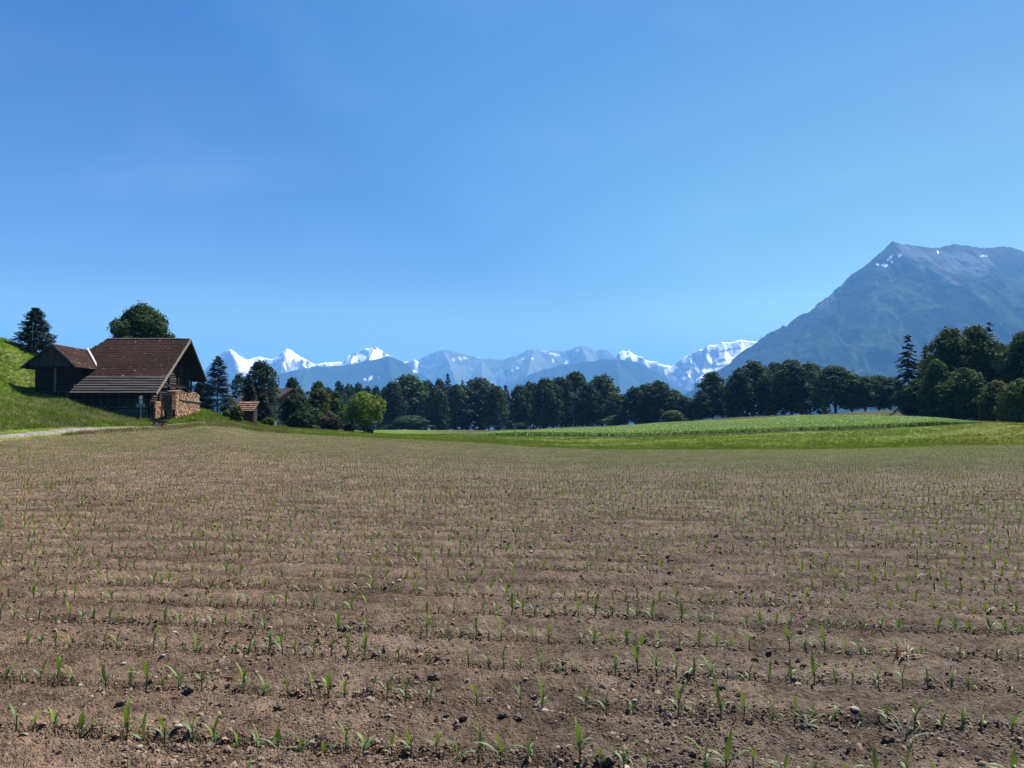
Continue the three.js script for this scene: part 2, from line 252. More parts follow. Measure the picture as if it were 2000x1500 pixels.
// ---------------------------------------------------------------- the mountains: ridges laid out in space, faces falling away from them
function massif(name, label, category, ridges, o) {
  const q0 = o.q; o = { ...o, r: o.r.map((v) => v * q0), rough: o.rough.map((v) => v * q0), gully: o.gully * q0, crest: (o.crest ?? 0) * q0, warp: (o.warp ?? 150) * q0 };
  const segs = [];
  for (const rd of ridges) { let L = 0; const P = rd.pts.map(([px, py, r]) => atRange(px, py, r * q0)); for (let i = 0; i + 1 < P.length; i++) { const l = Math.hypot(P[i + 1].x - P[i].x, P[i + 1].z - P[i].z); segs.push({ a: P[i], b: P[i + 1], l, L: L + (rd.k ?? 0) * 9000, s: rd.s ?? 0.75, s2: rd.s2 ?? rd.s ?? 0.75 }); L += l; } }
  const a0 = bearing(o.px[0], 800).az, a1 = bearing(o.px[1], 800).az, n = o.n, m = o.m, pos = new Float32Array((n + 1) * (m + 1) * 3), idx = new Uint32Array(n * m * 6), info = [];
  for (let i = 0, q = 0; i <= n; i++) for (let j = 0; j <= m; j++, q++) {
    const az = lerp(a0, a1, i / n), r = lerp(o.r[0], o.r[1], j / m); let x = r * Math.sin(az), z = -r * Math.cos(az);
    const X = x, Z = z;
    let best = -1e9, d0 = 0, u0 = 0;
    for (let pass = 0; pass < 2; pass++) {
    if (pass) { const wa = o.warp * Math.min(1, d0 / (900 * q0)); x = X + wa * 2 * (fbm(X / (900 * q0), Z / (900 * q0), 3, 141) - 0.5) + wa * 0.5 * (vn(X / (220 * q0), Z / (220 * q0), 145) - 0.5); z = Z + wa * 2 * (fbm(X / (900 * q0), Z / (900 * q0), 3, 151) - 0.5) + wa * 0.5 * (vn(X / (220 * q0), Z / (220 * q0), 155) - 0.5); best = -1e9; }
    for (const s of segs) {
      const ex = s.b.x - s.a.x, ez = s.b.z - s.a.z, t = clamp(((x - s.a.x) * ex + (z - s.a.z) * ez) / (s.l * s.l), 0, 1), dx = x - s.a.x - t * ex, dz = z - s.a.z - t * ez, d = Math.hypot(dx, dz);
      const h = lerp(s.a.y, s.b.y, t) - lerp(s.s2, s.s, 0.5 + 0.5 * clamp((ex * dz - ez * dx) / (s.l * d + 1e-6), -1, 1)) * d * (1 - 0.12 * Math.min(1, d / (3000 * q0)));
      if (h > best) { best = h; d0 = d; u0 = s.L + t * s.l; }
      if (pass) { s.h = h; s.d = d; s.u = s.L + t * s.l; }
    } }
    let sw = 0, sd = 0, gul = 0, strk = 0; for (const s of segs) { const w = Math.exp((s.h - best) / (55 * q0)); if (w < 0.01) continue; sw += w; sd += w * s.d; gul += w * ridged(s.u / o.gully, s.d / (o.gully * 6) + s.u / (o.gully * 3), 3, 7); strk += w * fbm(s.u / (75 * q0), s.d / (620 * q0), 4, 77); } d0 = sd / sw; gul /= sw; strk /= sw;
    const g = Math.min(1, d0 / o.rough[1]), rg = ridged(X / o.rough[2], Z / o.rough[2], 5, 13);
    const fine = g * (o.fine ?? 14) * q0 * (ridged(X / (95 * q0), Z / (95 * q0), 2, 161) - 0.5);
    let h = best + fine - g * o.rough[0] * (0.3 * gul + 0.9 * rg) + (o.crest ?? 0) * (vn(X / (45 * q0), Z / (45 * q0), 17) - 0.5 + 0.7 * (vn(X / (20 * q0), Z / (20 * q0), 18) - 0.5)) * (1 - 0.5 * g);
    h = Math.max(h, -70);
    pos[q * 3] = X; pos[q * 3 + 1] = h; pos[q * 3 + 2] = Z; info.push({ az, d: d0, gul, rg, strk });
  }
  for (let i = 0, q = 0; i < n; i++) for (let j = 0; j < m; j++) { const a = i * (m + 1) + j, b = a + m + 1; idx.set([a, b, a + 1, a + 1, b, b + 1], q); q += 6; }
  const g = bufGeo(pos, idx), N = g.attributes.normal.array, C = new Float32Array(pos.length);
  for (let q = 0; q < info.length; q++) { const c = o.color(pos[q * 3] / q0, pos[q * 3 + 1] / q0, pos[q * 3 + 2] / q0, N[q * 3], N[q * 3 + 1], N[q * 3 + 2], info[q]); C[q * 3] = c[0]; C[q * 3 + 1] = c[1]; C[q * 3 + 2] = c[2]; }
  g.setAttribute('color', new THREE.BufferAttribute(C, 3));
  const M = struct(name, g, new THREE.MeshPhysicalMaterial({ name: 'mountain', color: 0xffffff, roughness: 1, specularIntensity: 0, vertexColors: true }), label); return M;
}
const mixc = (a, b, t) => [lerp(a[0], b[0], t), lerp(a[1], b[1], t), lerp(a[2], b[2], t)];
const SNOW = [0.92, 0.92, 0.93], ROCK = [0.13, 0.125, 0.125], FOREST = [0.016, 0.03, 0.019], ALP = [0.085, 0.12, 0.05], SCREE = [0.215, 0.22, 0.25];  // scree colour carries a painted blue tint in place of haze
// patches of snow, meadow or scree: places on the slope given as bearing and height, with their sizes
const patches = (list, D) => list.map(([px, py, w, h, tilt = 0]) => { const b = bearing(px, py); return { az: b.az, tan: b.tan, w: w / FPX, h: h / FPX, c: Math.cos(tilt), s: Math.sin(tilt) }; });
function inPatch(ps, x, y, z, k, soft = 0.35) { const r = Math.hypot(x, z), az = Math.atan2(x, -z), t = (y - EYE) / r; let best = 0; for (const p of ps) { const da = az - p.az, dt = t - p.tan, u = (da * p.c + dt * p.s) / p.w, v = (-da * p.s + dt * p.c) / p.h; const e = 1 - Math.sqrt(u * u + v * v) + k; best = Math.max(best, sstep(e, 0, soft)); } return best; }

// the pyramid on the right
{
  const meadow = patches([[1750, 580, 62, 38, -0.2], [1790, 602, 40, 10, 0.1], [1705, 640, 9, 55, -0.25], [1685, 690, 12, 40, -0.2], [1675, 715, 24, 26, -0.3], [1940, 590, 48, 12, -0.75], [1975, 615, 30, 22, -0.6], [1730, 660, 6, 34, -0.3], [1640, 640, 5, 26, -0.3], [1615, 600, 20, 14, 0.6], [1985, 560, 40, 30, 0.4], [1580, 660, 6, 22, -0.2], [1760, 650, 5, 30, -0.15]]);
  const scree = patches([[1820, 500, 62, 14, -0.25], [1880, 515, 56, 22, 0.1], [1850, 545, 66, 8, -0.5], [1765, 490, 24, 18, 0.3], [1920, 515, 30, 20, 0.5], [1615, 590, 30, 8, 0.7], [1905, 572, 40, 7, -0.6]]);
  const snow = patches([[1738, 504, 6, 1.4, 0.7], [1724, 517, 4, 1, 0], [1757, 499, 4, 1.2, 0.6], [1742, 512, 2, 3, 0.3], [1832, 493, 1.4, 4, 0.3], [1918, 500, 4, 1.1, 0.1], [1927, 500, 2, 1, 0], [1714, 516, 3, 1.5, 0], [1730, 519, 4, 1.6, 0.3]]);
  massif('pyramid_mountain', 'steep blue pyramid mountain with a pointed summit at the right', 'mountain', [
    { k: 0, s: 0.72, s2: 0.8, pts: [[1742, 470, 8500], [1720, 488, 8420], [1700, 512, 8380], [1680, 532, 8320], [1660, 549, 8260], [1635, 563, 8200], [1612, 586, 8130], [1590, 607, 8050], [1560, 628, 7920], [1520, 652, 7760], [1480, 679, 7600], [1430, 712, 7350], [1390, 748, 7150], [1340, 800, 6900], [1280, 840, 6600]] },
    { k: 1, s: 0.6, s2: 0.9, pts: [[1742, 470, 8500], [1752, 472, 8540], [1770, 476, 8640], [1800, 480, 8800], [1832, 482, 9000], [1846, 478, 9080], [1862, 475.5, 9180], [1885, 478, 9300], [1905, 481, 9400], [1925, 483, 9500], [1945, 481.5, 9580], [1958, 479.5, 9660], [1975, 482, 9760], [2000, 489, 9900], [2060, 482, 10200], [2160, 500, 10500], [2400, 560, 11000]] },
    { k: 2, s: 0.82, s2: 0.62, pts: [[1746, 474, 8480], [1772, 516, 8150], [1803, 529, 7950], [1830, 543, 7780], [1864, 562, 7560], [1918, 585, 7250], [1966, 617, 6950], [2040, 675, 6500], [2120, 740, 6000]] },
    { k: 3, s: 0.62, pts: [[1990, 487, 9820], [1975, 515, 9300], [2000, 560, 8800]] },
    { k: 4, s: 0.85, pts: [[1660, 560, 8200], [1650, 610, 7800], [1625, 680, 7200], [1600, 750, 6600]] },
    { k: 5, s: 0.85, pts: [[1745, 545, 7900], [1738, 600, 7400], [1725, 670, 6900], [1720, 740, 6400]] },
    { k: 6, s: 0.8, pts: [[1830, 560, 7700], [1825, 630, 7100], [1830, 700, 6600], [1840, 760, 6200]] },
  ], { q: 0.75, px: [1290, 2200], r: [5400, 10600], n: 560, m: 300, fine: 30, rough: [170, 420, 560], gully: 260, crest: 10, color: (x, y, z, nx, ny, nz, i) => {
    const k = 0.9 * (fbm(x / 130, z / 130 + y / 90, 4, 31) - 0.5), f = fbm(x / 60, z / 60 + y / 45, 3, 35), al = y + 420 * k;
    let c = mixc(FOREST, [0.024, 0.043, 0.022], f); c = mixc(c, ALP, sstep(al, 1150, 1420) * 0.4); c = mixc(c, [0.12, 0.122, 0.12], sstep(al, 1480, 1720) * 0.8);
    c = mixc(c, ROCK, sstep(0.62 - ny, 0, 0.1) * sstep(k, 0, 0.2) * 0.8); c = mixc(c, [0.085, 0.1, 0.07], sstep(i.strk, 0.52, 0.6) * (0.2 + 0.7 * f) * sstep(y, 150, 500)); c = mixc(c, FOREST, sstep(0.5 - i.strk, 0.02, 0.14) * 0.6 * (1 - sstep(al, 1500, 1750)));
    c = mixc(c, ALP, inPatch(meadow, x, y, z, 1.5 * k + 1.3 * (f - 0.5), 0.5) * (0.35 + 0.7 * f)); c = mixc(c, SCREE, inPatch(scree, x, y, z, 1.2 * k + 1.1 * (f - 0.5), 0.8) * 0.9); c = mixc(c, SNOW, inPatch(snow, x, y, z, 1.2 * k, 0.2));
    const sn = inPatch(snow, x, y, z, 1.2 * k, 0.2), s = (0.8 + 0.5 * (fbm(x / 30, z / 30 + y / 25, 2, 39) - 0.3)) * lerp(0.5, 1, sn); return c.map((v) => v * s);
  } });
}
const spur = (px, py, r, dpx, drop, len, k, s = 0.7) => ({ k, s, pts: [0, 0.35, 0.7, 1].map((t) => [px + dpx * t, py + drop * t, r - len * t]) });
const SNOW_LOW = patches([[724, 739, 3, 6, -0.5], [713, 742, 2.5, 2.5, 0], [738, 738, 4, 1.6, 0], [812, 725, 6, 2, 0]]);
// nearer blue ridges
const duskRange = (x, y, z, nx, ny, nz, i) => { const k = fbm(x / 300, z / 300 + y / 200, 4, 43), f = fbm(x / 90, z / 90 + y / 60, 3, 45); let c = mixc(FOREST, [0.028, 0.046, 0.024], f); c = mixc(c, ALP, sstep(y + 500 * (k - 0.5), 750, 1150) * 0.4); return c.map((v) => v * (0.8 + 0.4 * f)); };
massif('blue_foothill', 'long low blue ridge in front of the snow peaks at the left', 'mountain', [
  { k: 0, s: 0.6, s2: 0.7, pts: [[60, 790, 9400], [250, 765, 9400], [380, 745, 9500], [480, 735, 9500], [546, 727, 9600], [582, 719, 9600], [622, 713, 9700], [664, 711.5, 9700], [700, 706, 9700], [717, 702, 9700], [740, 697, 9700], [758, 692, 9700], [772, 697, 9700], [792, 706, 9650], [820, 722, 9600], [860, 745, 9500], [930, 790, 9300]] },
  spur(758, 694, 9650, 20, 100, 2600, 1), spur(600, 720, 9600, -40, 90, 2400, 2),
], { q: 0.92, px: [40, 960], r: [6800, 10600], n: 330, m: 90, rough: [130, 500, 600], gully: 300, crest: 8, color: (x, y, z, nx, ny, nz, i) => mixc(duskRange(x, y, z, nx, ny, nz, i), SNOW, inPatch(SNOW_LOW, x, y, z, 0.6 * (fbm(x / 60, z / 60, 3, 5) - 0.5), 0.3)) });
massif('blue_ridge', 'dark blue ridge below the middle peaks falling right to the gap', 'mountain', [
  { k: 0, s: 0.65, s2: 0.7, pts: [[880, 800, 9600], [960, 765, 9700], [1019, 737, 9800], [1046, 724, 9850], [1094, 711, 9900], [1140, 704, 9950], [1190, 699, 10000], [1225, 700, 10000], [1250, 706, 10000], [1278, 722, 9950], [1300, 738, 9900], [1332, 752, 9850], [1366, 768, 9800], [1420, 800, 9700], [1480, 840, 9600]] },
  spur(1205, 702, 9950, 10, 90, 2600, 1), spur(1090, 716, 9900, -15, 90, 2400, 2),
], { q: 0.95, px: [860, 1500], r: [7300, 10800], n: 260, m: 90, rough: [130, 500, 600], gully: 320, crest: 8, color: duskRange });
// the middle range, with old snow on it
{
  const snow = patches([[820, 697, 26, 3.5, 0.55], [840, 687, 9, 2, 0.6], [798, 703, 8, 3, 0.2], [900, 700, 15, 2.6, 0.05], [888, 702, 6, 2, 0], [1085, 693, 16, 2, -0.25], [1128, 684, 5, 2.4, 0.7], [1064, 688, 8, 1.4, -0.5], [995, 694, 6, 3, 0.7], [1066, 684, 3, 1.4, 0], [1080, 705, 2, 4, 0.2], [1000, 722, 4, 1.5, 0.6], [1012, 719, 5, 1.4, 0.3], [970, 697, 8, 1.2, 0], [1020, 702, 8, 1.5, 0.4], [1105, 709, 4, 2, 0.5], [1040, 700, 3, 1, 0], [935, 697, 5, 1.2, -0.2]]);
  massif('middle_mountains', 'pale blue mountain range with strips of old snow at the centre', 'mountain', [
    { k: 0, s: 0.7, s2: 0.8, pts: [[640, 780, 11600], [700, 745, 11700], [758, 722, 11800], [785, 709, 11900], [800, 704, 11900], [815, 699, 11900], [830, 692, 11900], [845, 686.5, 11900], [858, 682, 11900], [868, 680, 11900], [878, 681.5, 11900], [890, 685, 11900], [905, 688, 11900], [912, 691, 11900], [925, 692, 11900], [940, 696.5, 11900], [960, 698, 11900], [985, 698, 11900], [1000, 692.5, 11800], [1018, 687, 11800], [1030, 681, 11800], [1043, 679, 11800], [1058, 683.5, 11800], [1075, 682, 11800], [1090, 683, 11800], [1103, 683, 11800], [1118, 678, 11800], [1137, 672, 11800], [1150, 676, 11800], [1163, 682.5, 11800], [1175, 678.5, 11800], [1186, 681, 11800], [1200, 690, 11800], [1230, 704, 11700], [1262, 719, 11600], [1300, 750, 11400], [1380, 820, 11100]] },
    spur(868, 683, 11850, 30, 80, 2600, 1), spur(1043, 682, 11750, -22, 80, 2600, 3), spur(1137, 675, 11750, 34, 90, 2600, 4), spur(940, 699, 11850, 5, 70, 2200, 6),
  ], { q: 1.06, px: [620, 1420], r: [9300, 12600], n: 400, m: 110, fine: 24, rough: [170, 420, 520], gully: 200, crest: 14, color: (x, y, z, nx, ny, nz) => {
    const k = 0.9 * (fbm(x / 160, z / 160 + y / 90, 4, 53) - 0.5), al = y + 420 * k; let c = mixc([0.045, 0.065, 0.045], [0.11, 0.13, 0.085], sstep(al, 420, 760)); c = mixc(c, [0.14, 0.15, 0.145], sstep(al, 760, 1050)); c = mixc(c, ROCK, sstep(0.6 - ny, 0, 0.12) * 0.8);
    return mixc(c, SNOW, inPatch(snow, x, y, z, 1.1 * k, 0.25));
  } });
}
// high snow peaks
const highSnow = (lo, ps, rocks, e = 0.5) => (x, y, z, nx, ny, nz, i) => {
  const k = fbm(x / 130, z / 130 + y / 80, 4, 63) - 0.5, q = fbm(x / 45, z / 45 + y / 30, 3, 66) - 0.5;
  let s = sstep(y + 700 * k, lo - 120, lo + 160) * sstep(0.35 * nx + ny * 0.9 + 0.9 * k + 1.1 * q, e, e + 0.12);
  if (ps) s = Math.max(s, inPatch(ps, x, y, z, 1.0 * q, 0.25));
  if (rocks) s *= 1 - inPatch(rocks, x, y, z, 1.4 * q, 0.5);
  return mixc(ROCK.map((v) => v * (0.8 + 1.2 * q)), SNOW, s);
};
massif('snow_peaks', 'three white snow peaks far off at the left', 'mountain', [
  { k: 0, s: 0.95, s2: 1.0, pts: [[330, 770, 13300], [385, 728, 13400], [405, 712, 13400], [425, 696, 13400], [432, 690, 13400], [438, 685, 13400], [446, 682.5, 13400], [451, 681, 13400], [460, 687, 13400], [471, 695, 13400], [481, 700, 13400], [496, 698, 13500], [509, 695, 13500], [521, 698, 13500], [532, 698, 13500], [538, 696, 13500], [546, 691, 13500], [555, 683, 13500], [560, 679.5, 13500], [570, 683, 13500], [580, 691, 13500], [593, 697, 13500], [603, 703, 13500], [614, 708.5, 13500], [628, 708, 13500], [643, 707, 13500], [660, 705, 13500], [670, 704, 13500], [675, 698, 13500], [683, 692, 13500], [693, 687, 13500], [706, 685, 13500], [714, 680, 13500], [722, 679, 13500], [731, 676.5, 13500], [742, 682, 13500], [752, 688, 13500], [764, 696, 13500], [785, 706, 13500], [810, 703, 13500], [840, 715, 13500], [880, 740, 13400], [940, 790, 13300]] },
  spur(451, 683, 13350, 18, 60, 1500, 1, 0.95), spur(560, 682, 13450, -14, 60, 1600, 2, 0.9), spur(731, 679, 13450, -22, 50, 1500, 3, 0.9), spur(509, 697, 13450, 0, 60, 1500, 4, 0.8), spur(690, 690, 13450, -10, 50, 1400, 5, 0.9), spur(590, 698, 13450, 10, 50, 1400, 6, 0.8), spur(645, 709, 13450, 0, 40, 1200, 7, 0.7),
], { q: 0.93, px: [320, 960], r: [11300, 14300], n: 420, m: 120, rough: [110, 320, 300], gully: 110, crest: 12, color: highSnow(900, patches([[470, 700, 22, 8, -0.75], [478, 712, 14, 16, -0.9], [560, 695, 40, 12, 0], [520, 703, 40, 9, 0], [730, 692, 24, 12, -0.4], [640, 710, 36, 5, 0], [690, 698, 24, 12, 0.2]]), patches([[436, 708, 22, 30, 0.1], [425, 722, 26, 34, 0], [456, 712, 9, 24, 0.3], [548, 690, 8, 14, 0.4], [690, 692, 10, 9, 0.5], [520, 706, 20, 4, 0.1], [545, 706, 18, 6, 0.5], [716, 690, 7, 8, 0.6], [700, 712, 30, 3, 0.1]]), 0.56) });
massif('snow_massif', 'broad white snow massif beside the blue pyramid mountain', 'mountain', [
  { k: 0, s: 0.75, s2: 0.9, pts: [[1130, 740, 13000], [1180, 706, 13100], [1206, 690, 13200], [1216, 683.5, 13200], [1222, 686, 13200], [1229, 684, 13200], [1240, 691, 13200], [1254, 694.5, 13200], [1264, 701, 13200], [1281, 703, 13200], [1298, 710, 13200], [1312, 710, 13200], [1325, 703, 13200], [1339, 693, 13200], [1352, 688, 13200], [1366, 681, 13200], [1376, 679, 13200], [1386, 672, 13200], [1400, 671, 13200], [1408, 666.5, 13200], [1432, 667, 13200], [1449, 663, 13200], [1466, 664.5, 13200], [1483, 666, 13200], [1497, 663, 13200], [1520, 668, 13200], [1560, 690, 13200], [1640, 760, 13100]] },
  spur(1449, 666, 13150, -20, 100, 2200, 1, 0.8), spur(1386, 676, 13150, -30, 100, 2000, 2, 0.9), spur(1350, 692, 13150, -10, 80, 1800, 3, 0.9), spur(1229, 687, 13150, 25, 70, 1800, 4, 0.8), spur(1295, 712, 13150, 10, 60, 1500, 5, 0.7), spur(1483, 669, 13150, 10, 100, 2000, 6, 0.8), spur(1416, 670, 13150, 0, 90, 2000, 7, 0.85),
], { q: 0.93, px: [1120, 1660], r: [10800, 14000], n: 400, m: 140, rough: [150, 320, 300], gully: 120, crest: 14, color: highSnow(1040, patches([[1230, 693, 20, 4, -0.4], [1275, 707, 12, 6, -0.3], [1305, 715, 24, 4, -0.2], [1308, 724, 11, 7, 0.2], [1338, 739, 6, 4, -0.3], [1253, 695, 7, 3, 0], [1420, 675, 40, 8, 0.05], [1470, 680, 40, 12, 0.4], [1440, 692, 45, 5, 0.15], [1400, 722, 30, 4, 0.1], [1430, 705, 30, 4, 0.2], [1395, 745, 26, 3, 0.2], [1360, 718, 3, 14, 0.4], [1375, 735, 20, 2, 0.4], [1350, 705, 3, 12, 0.5], [1385, 700, 5, 14, 0.5], [1345, 728, 4, 8, 0.2], [1400, 735, 18, 2, 0.3], [1455, 672, 40, 6, 0]]), patches([[1365, 700, 16, 16, 0.6], [1345, 715, 16, 12, 0.2], [1395, 690, 12, 14, 0.6], [1420, 684, 20, 3, 0.2], [1445, 698, 20, 2, 0.3]]), 0.42) });
// ---------------------------------------------------------------- the barn
const M = {
  dark: wood(0.035, 0.026, 0.021), darker: wood(0.022, 0.017, 0.014), grey: wood(0.066, 0.056, 0.055), pale: wood(0.2, 0.17, 0.14), slate: std(col(0.10, 0.10, 0.115), 0.85, { map: scaled(mottleTex, 1.5) }),
  plinth: std(col(0.22, 0.215, 0.21), 0.95, { map: scaled(mottleTex, 2), bumpMap: scaled(granTex, 1.2), bumpScale: 0.015 }), metal: std(col(0.45, 0.46, 0.48), 0.45, { metalness: 0.6 }), iron: std(col(0.12, 0.12, 0.13), 0.6, { metalness: 0.5 }),
  gap: std(col(0.012, 0.01, 0.009), 1), weather: wood(0.05, 0.043, 0.042),
};
const tileMat = std(col(1, 1, 1), 1, { map: scaled(mottleTex, 0.6) });
function tileGeo(w, l, t) { // a flat clay tile with a rounded lower end, lying in x (across) and z (down the slope)
  const s = new THREE.Shape(); s.moveTo(-w / 2, -l / 2); s.lineTo(w / 2, -l / 2); s.lineTo(w / 2, l / 2 - w * 0.22); s.quadraticCurveTo(w / 2, l / 2, 0, l / 2); s.quadraticCurveTo(-w / 2, l / 2, -w / 2, l / 2 - w * 0.22); s.closePath();
  const g = new THREE.ExtrudeGeometry(s, { depth: t, bevelEnabled: false, curveSegments: 3 }); g.rotateX(Math.PI / 2); g.translate(0, t / 2, 0); return g;
}
// courses of tiles on a roof plane: o = eave corner, U along the eave, W up the slope (unit vectors); lo(w), hi(w) limit the run along U
function tiles(parent, o, U, W, L, lo, hi, tone, seed, w = 0.17, step = 0.3) {
  const R = rng(seed), N = U.clone().cross(W).normalize(), mats = [], cols = [], n = Math.round(L / step);
  for (let k = 0; k < n; k++) {
    const q = (k + 0.5) * L / n, a = lo(q), b = hi(q), m = Math.max(1, Math.floor((b - a) / w)), off = (k % 2) * 0.5, sag = 0.03 * Math.sin(k * 1.7);
    for (let i = 0; i < m; i++) {
      const u = a + (i + 0.5 + off * (i < m - 1 ? 1 : 0)) * w, p = o.clone().addScaledVector(U, u).addScaledVector(W, q + 0.012 * (R() - 0.5)).addScaledVector(N, 0.045 + 0.02 * (fbm(u * 0.8, q * 0.8, 2, seed) - 0.5) + 0.006 * R());
      const tilt = 0.085 + 0.03 * (R() - 0.5), d = W.clone().negate().addScaledVector(N, tilt).normalize(), s = U.clone().addScaledVector(W, 0.02 * (R() - 0.5)).normalize(), nn = d.clone().cross(s).normalize();
      mats.push(new THREE.Matrix4().makeBasis(s, nn, d).setPosition(p)); cols.push(tone(R, u, q));
    }
  }
  return inst('roof_tiles', tileGeo(w * 0.97, step * 1.45, 0.018), tileMat, mats, cols, parent);
}
const oldTile = (R, u, q) => { const n = fbm(u * 0.5, q * 0.9, 3, 120), k = 0.75 + 0.5 * R() + 0.4 * (n - 0.5); const x = R(); if (x > 0.993) return col(0.32, 0.23, 0.2); if (x > 0.965) return col(0.14 * k, 0.1 * k, 0.09 * k); return col(lerp(0.062, 0.085, n) * k, lerp(0.034, 0.042, n) * k, lerp(0.026, 0.031, n) * k); };
const barn = thing('barn', 'old dark wooden barn with a brown tiled roof on the left hillside', 'barn');
{
  const X0 = -39.05, X1 = -32.6, XR = -31.45, ZW = -72, ZE = -71, ZR = -78.3, ZB = -81.6, ZBE = -82.7, HR = 9.82, HE = 4.3, HB = 6.0;
  // wall of upright boards on the long side, above a concrete base that steps out
  const base = (x) => ground(x, ZW);
  const R = rng(5);
  mesh('plinth', boxAt(X0, X1, base(X0) - 3.5, 3.2, ZW - 0.3, ZW), M.plinth, barn);
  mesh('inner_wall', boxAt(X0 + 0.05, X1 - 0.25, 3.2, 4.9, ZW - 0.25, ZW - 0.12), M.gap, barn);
  for (let x = X0, i = 0; x < X1 - 0.1; i++) { const w = Math.min(0.2 + 0.12 * R(), X1 - x), t = 0.02 + 0.03 * R(); mesh('wall_board', boxAt(x + 0.006, x + w - 0.006, 3.05 + 0.1 * R(), 4.95, ZW - 0.1, ZW - 0.03 + t), [M.dark, M.darker, M.weather][i % 3], barn); x += w; }
  mesh('sill_beam', boxAt(X0, X1, 2.93, 3.06, ZW - 0.1, ZW + 0.1), M.weather, barn); mesh('wall_rail', boxAt(X0, X1, 3.95, 4.1, ZW - 0.02, ZW + 0.09), M.darker, barn);
  // gable side: posts, slatted openings, boards
  mesh('gable_plinth', boxAt(X1 - 0.35, X1, 0, 2.9, ZB, ZW - 0.305), M.plinth, barn);
  const roofY = (z) => (z > ZR ? lerp(HR, HE, (ZR - z) / (ZR - ZE)) : lerp(HR, HB, (z - ZR) / (ZBE - ZR))) - 0.28;
  for (let y = 2.95, i = 0; y < HR - 0.6; i++) {
    const h = 0.17, zs = []; let a = ZW - 0.02, b = ZB; while (roofY(a) < y + h && a > ZR) a -= 0.1; while (roofY(b) < y + h && b < ZR) b += 0.1;
    if (a - b > 0.4) mesh('gable_slat', slab([V(X1 - 0.02, y, a), V(X1 - 0.02, y, b), V(X1 - 0.09, y + h, b), V(X1 - 0.09, y + h, a)], 0.03), [M.dark, M.weather, M.dark, M.grey][(i * 7) % 4], barn);
    y += 0.225;
  }
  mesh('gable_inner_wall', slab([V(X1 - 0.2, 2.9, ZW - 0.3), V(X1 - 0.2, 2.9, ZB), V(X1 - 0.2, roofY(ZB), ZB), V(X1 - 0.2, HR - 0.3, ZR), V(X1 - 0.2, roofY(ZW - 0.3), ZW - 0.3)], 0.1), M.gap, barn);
  for (const z of [ZW - 0.15, -74.2, -76.3, -78.3, -80.1, ZB + 0.1]) mesh('gable_post', boxAt(X1 - 0.02, X1 + 0.09, 2.4, roofY(z) - 0.05, z - 0.11, z + 0.11), M.darker, barn);
  for (const y of [3.0, 5.1]) mesh('gable_beam', boxAt(X1 + 0.092, X1 + 0.2, y, y + 0.2, y > 5 ? ZB : ZB, y > 5 ? -73.4 : ZW - 0.3), M.darker, barn);
  mesh('back_wall', boxAt(X0, X1 - 0.36, 1.5, HB - 0.2, ZB, ZB + 0.2), M.dark, barn);
  mesh('left_wall', slab([V(-42, 3, ZB), V(-42, 3, -73.4), V(-42, 5.6, -73.4), V(-42, 5.6, ZB)], 0.2), M.dark, barn);
  // roof decks, carried on purlins that show under the wide gable overhang
  const W = V(0, HR - HE, ZR - ZE).normalize(), L = Math.hypot(HR - HE, ZR - ZE), LG = L * 0.3;
  const hipX = (q) => { const y = HE + W.y * q; return y > 6.62 ? -39.6 - (HR - y) * 0.86 : X0; };
  mesh('roof_deck', slab([V(X0, HE, ZE), V(XR, HE, ZE), V(XR, HR, ZR), V(-39.6, HR, ZR), V(-40.8, 8.42, ZR + 1.85), V(X0, 6.9, -74.45)], 0.12), M.darker, barn);
  mesh('roof_deck', slab([V(XR, HR, ZR), V(XR, HB, ZBE), V(-42.8, HB, ZBE), V(-39.6, HR, ZR)], 0.12), M.darker, barn);
  mesh('roof_hip', slab([V(-39.6, HR, ZR), V(-42.8, HB, ZBE), V(-42.8, 6.2, -73.5), V(-40.8, 8.42, ZR + 1.85)], 0.12), M.darker, barn);
  for (const [z, y] of [[ZW - 0.4, roofY(ZW - 0.4)], [-75.2, roofY(-75.2)], [ZR, HR - 0.35], [-80.4, roofY(-80.4)]]) mesh('purlin', boxAt(X1 + 0.1, XR - 0.05, y - 0.22, y - 0.02, z - 0.1, z + 0.1), M.darker, barn);
  const N = V(1, 0, 0).cross(W), vb = (a, b, dn) => { const q = [a, b, b.clone().addScaledVector(N, -dn), a.clone().addScaledVector(N, -dn)]; return q; };
  { const a = V(XR + 0.045, HE, ZE).addScaledVector(N, 0.06), b = V(XR + 0.045, HR, ZR).addScaledVector(N, 0.06); mesh('verge_board', slab(vb(a, b, 0.24).reverse(), 0.05), M.pale, barn); mesh('verge_board', slab([V(XR + 0.045, HR, ZR), V(XR + 0.045, HR - 0.26, ZR), V(XR + 0.045, HB - 0.26, ZBE), V(XR + 0.045, HB, ZBE)].reverse(), 0.05), M.dark, barn); }
  tiles(barn, V(0, HE, ZE), V(1, 0, 0), W.clone(), L, (q) => (q < LG ? 99 : hipX(q)), (q) => (q < LG ? 99.05 : XR - 0.02), oldTile, 31);
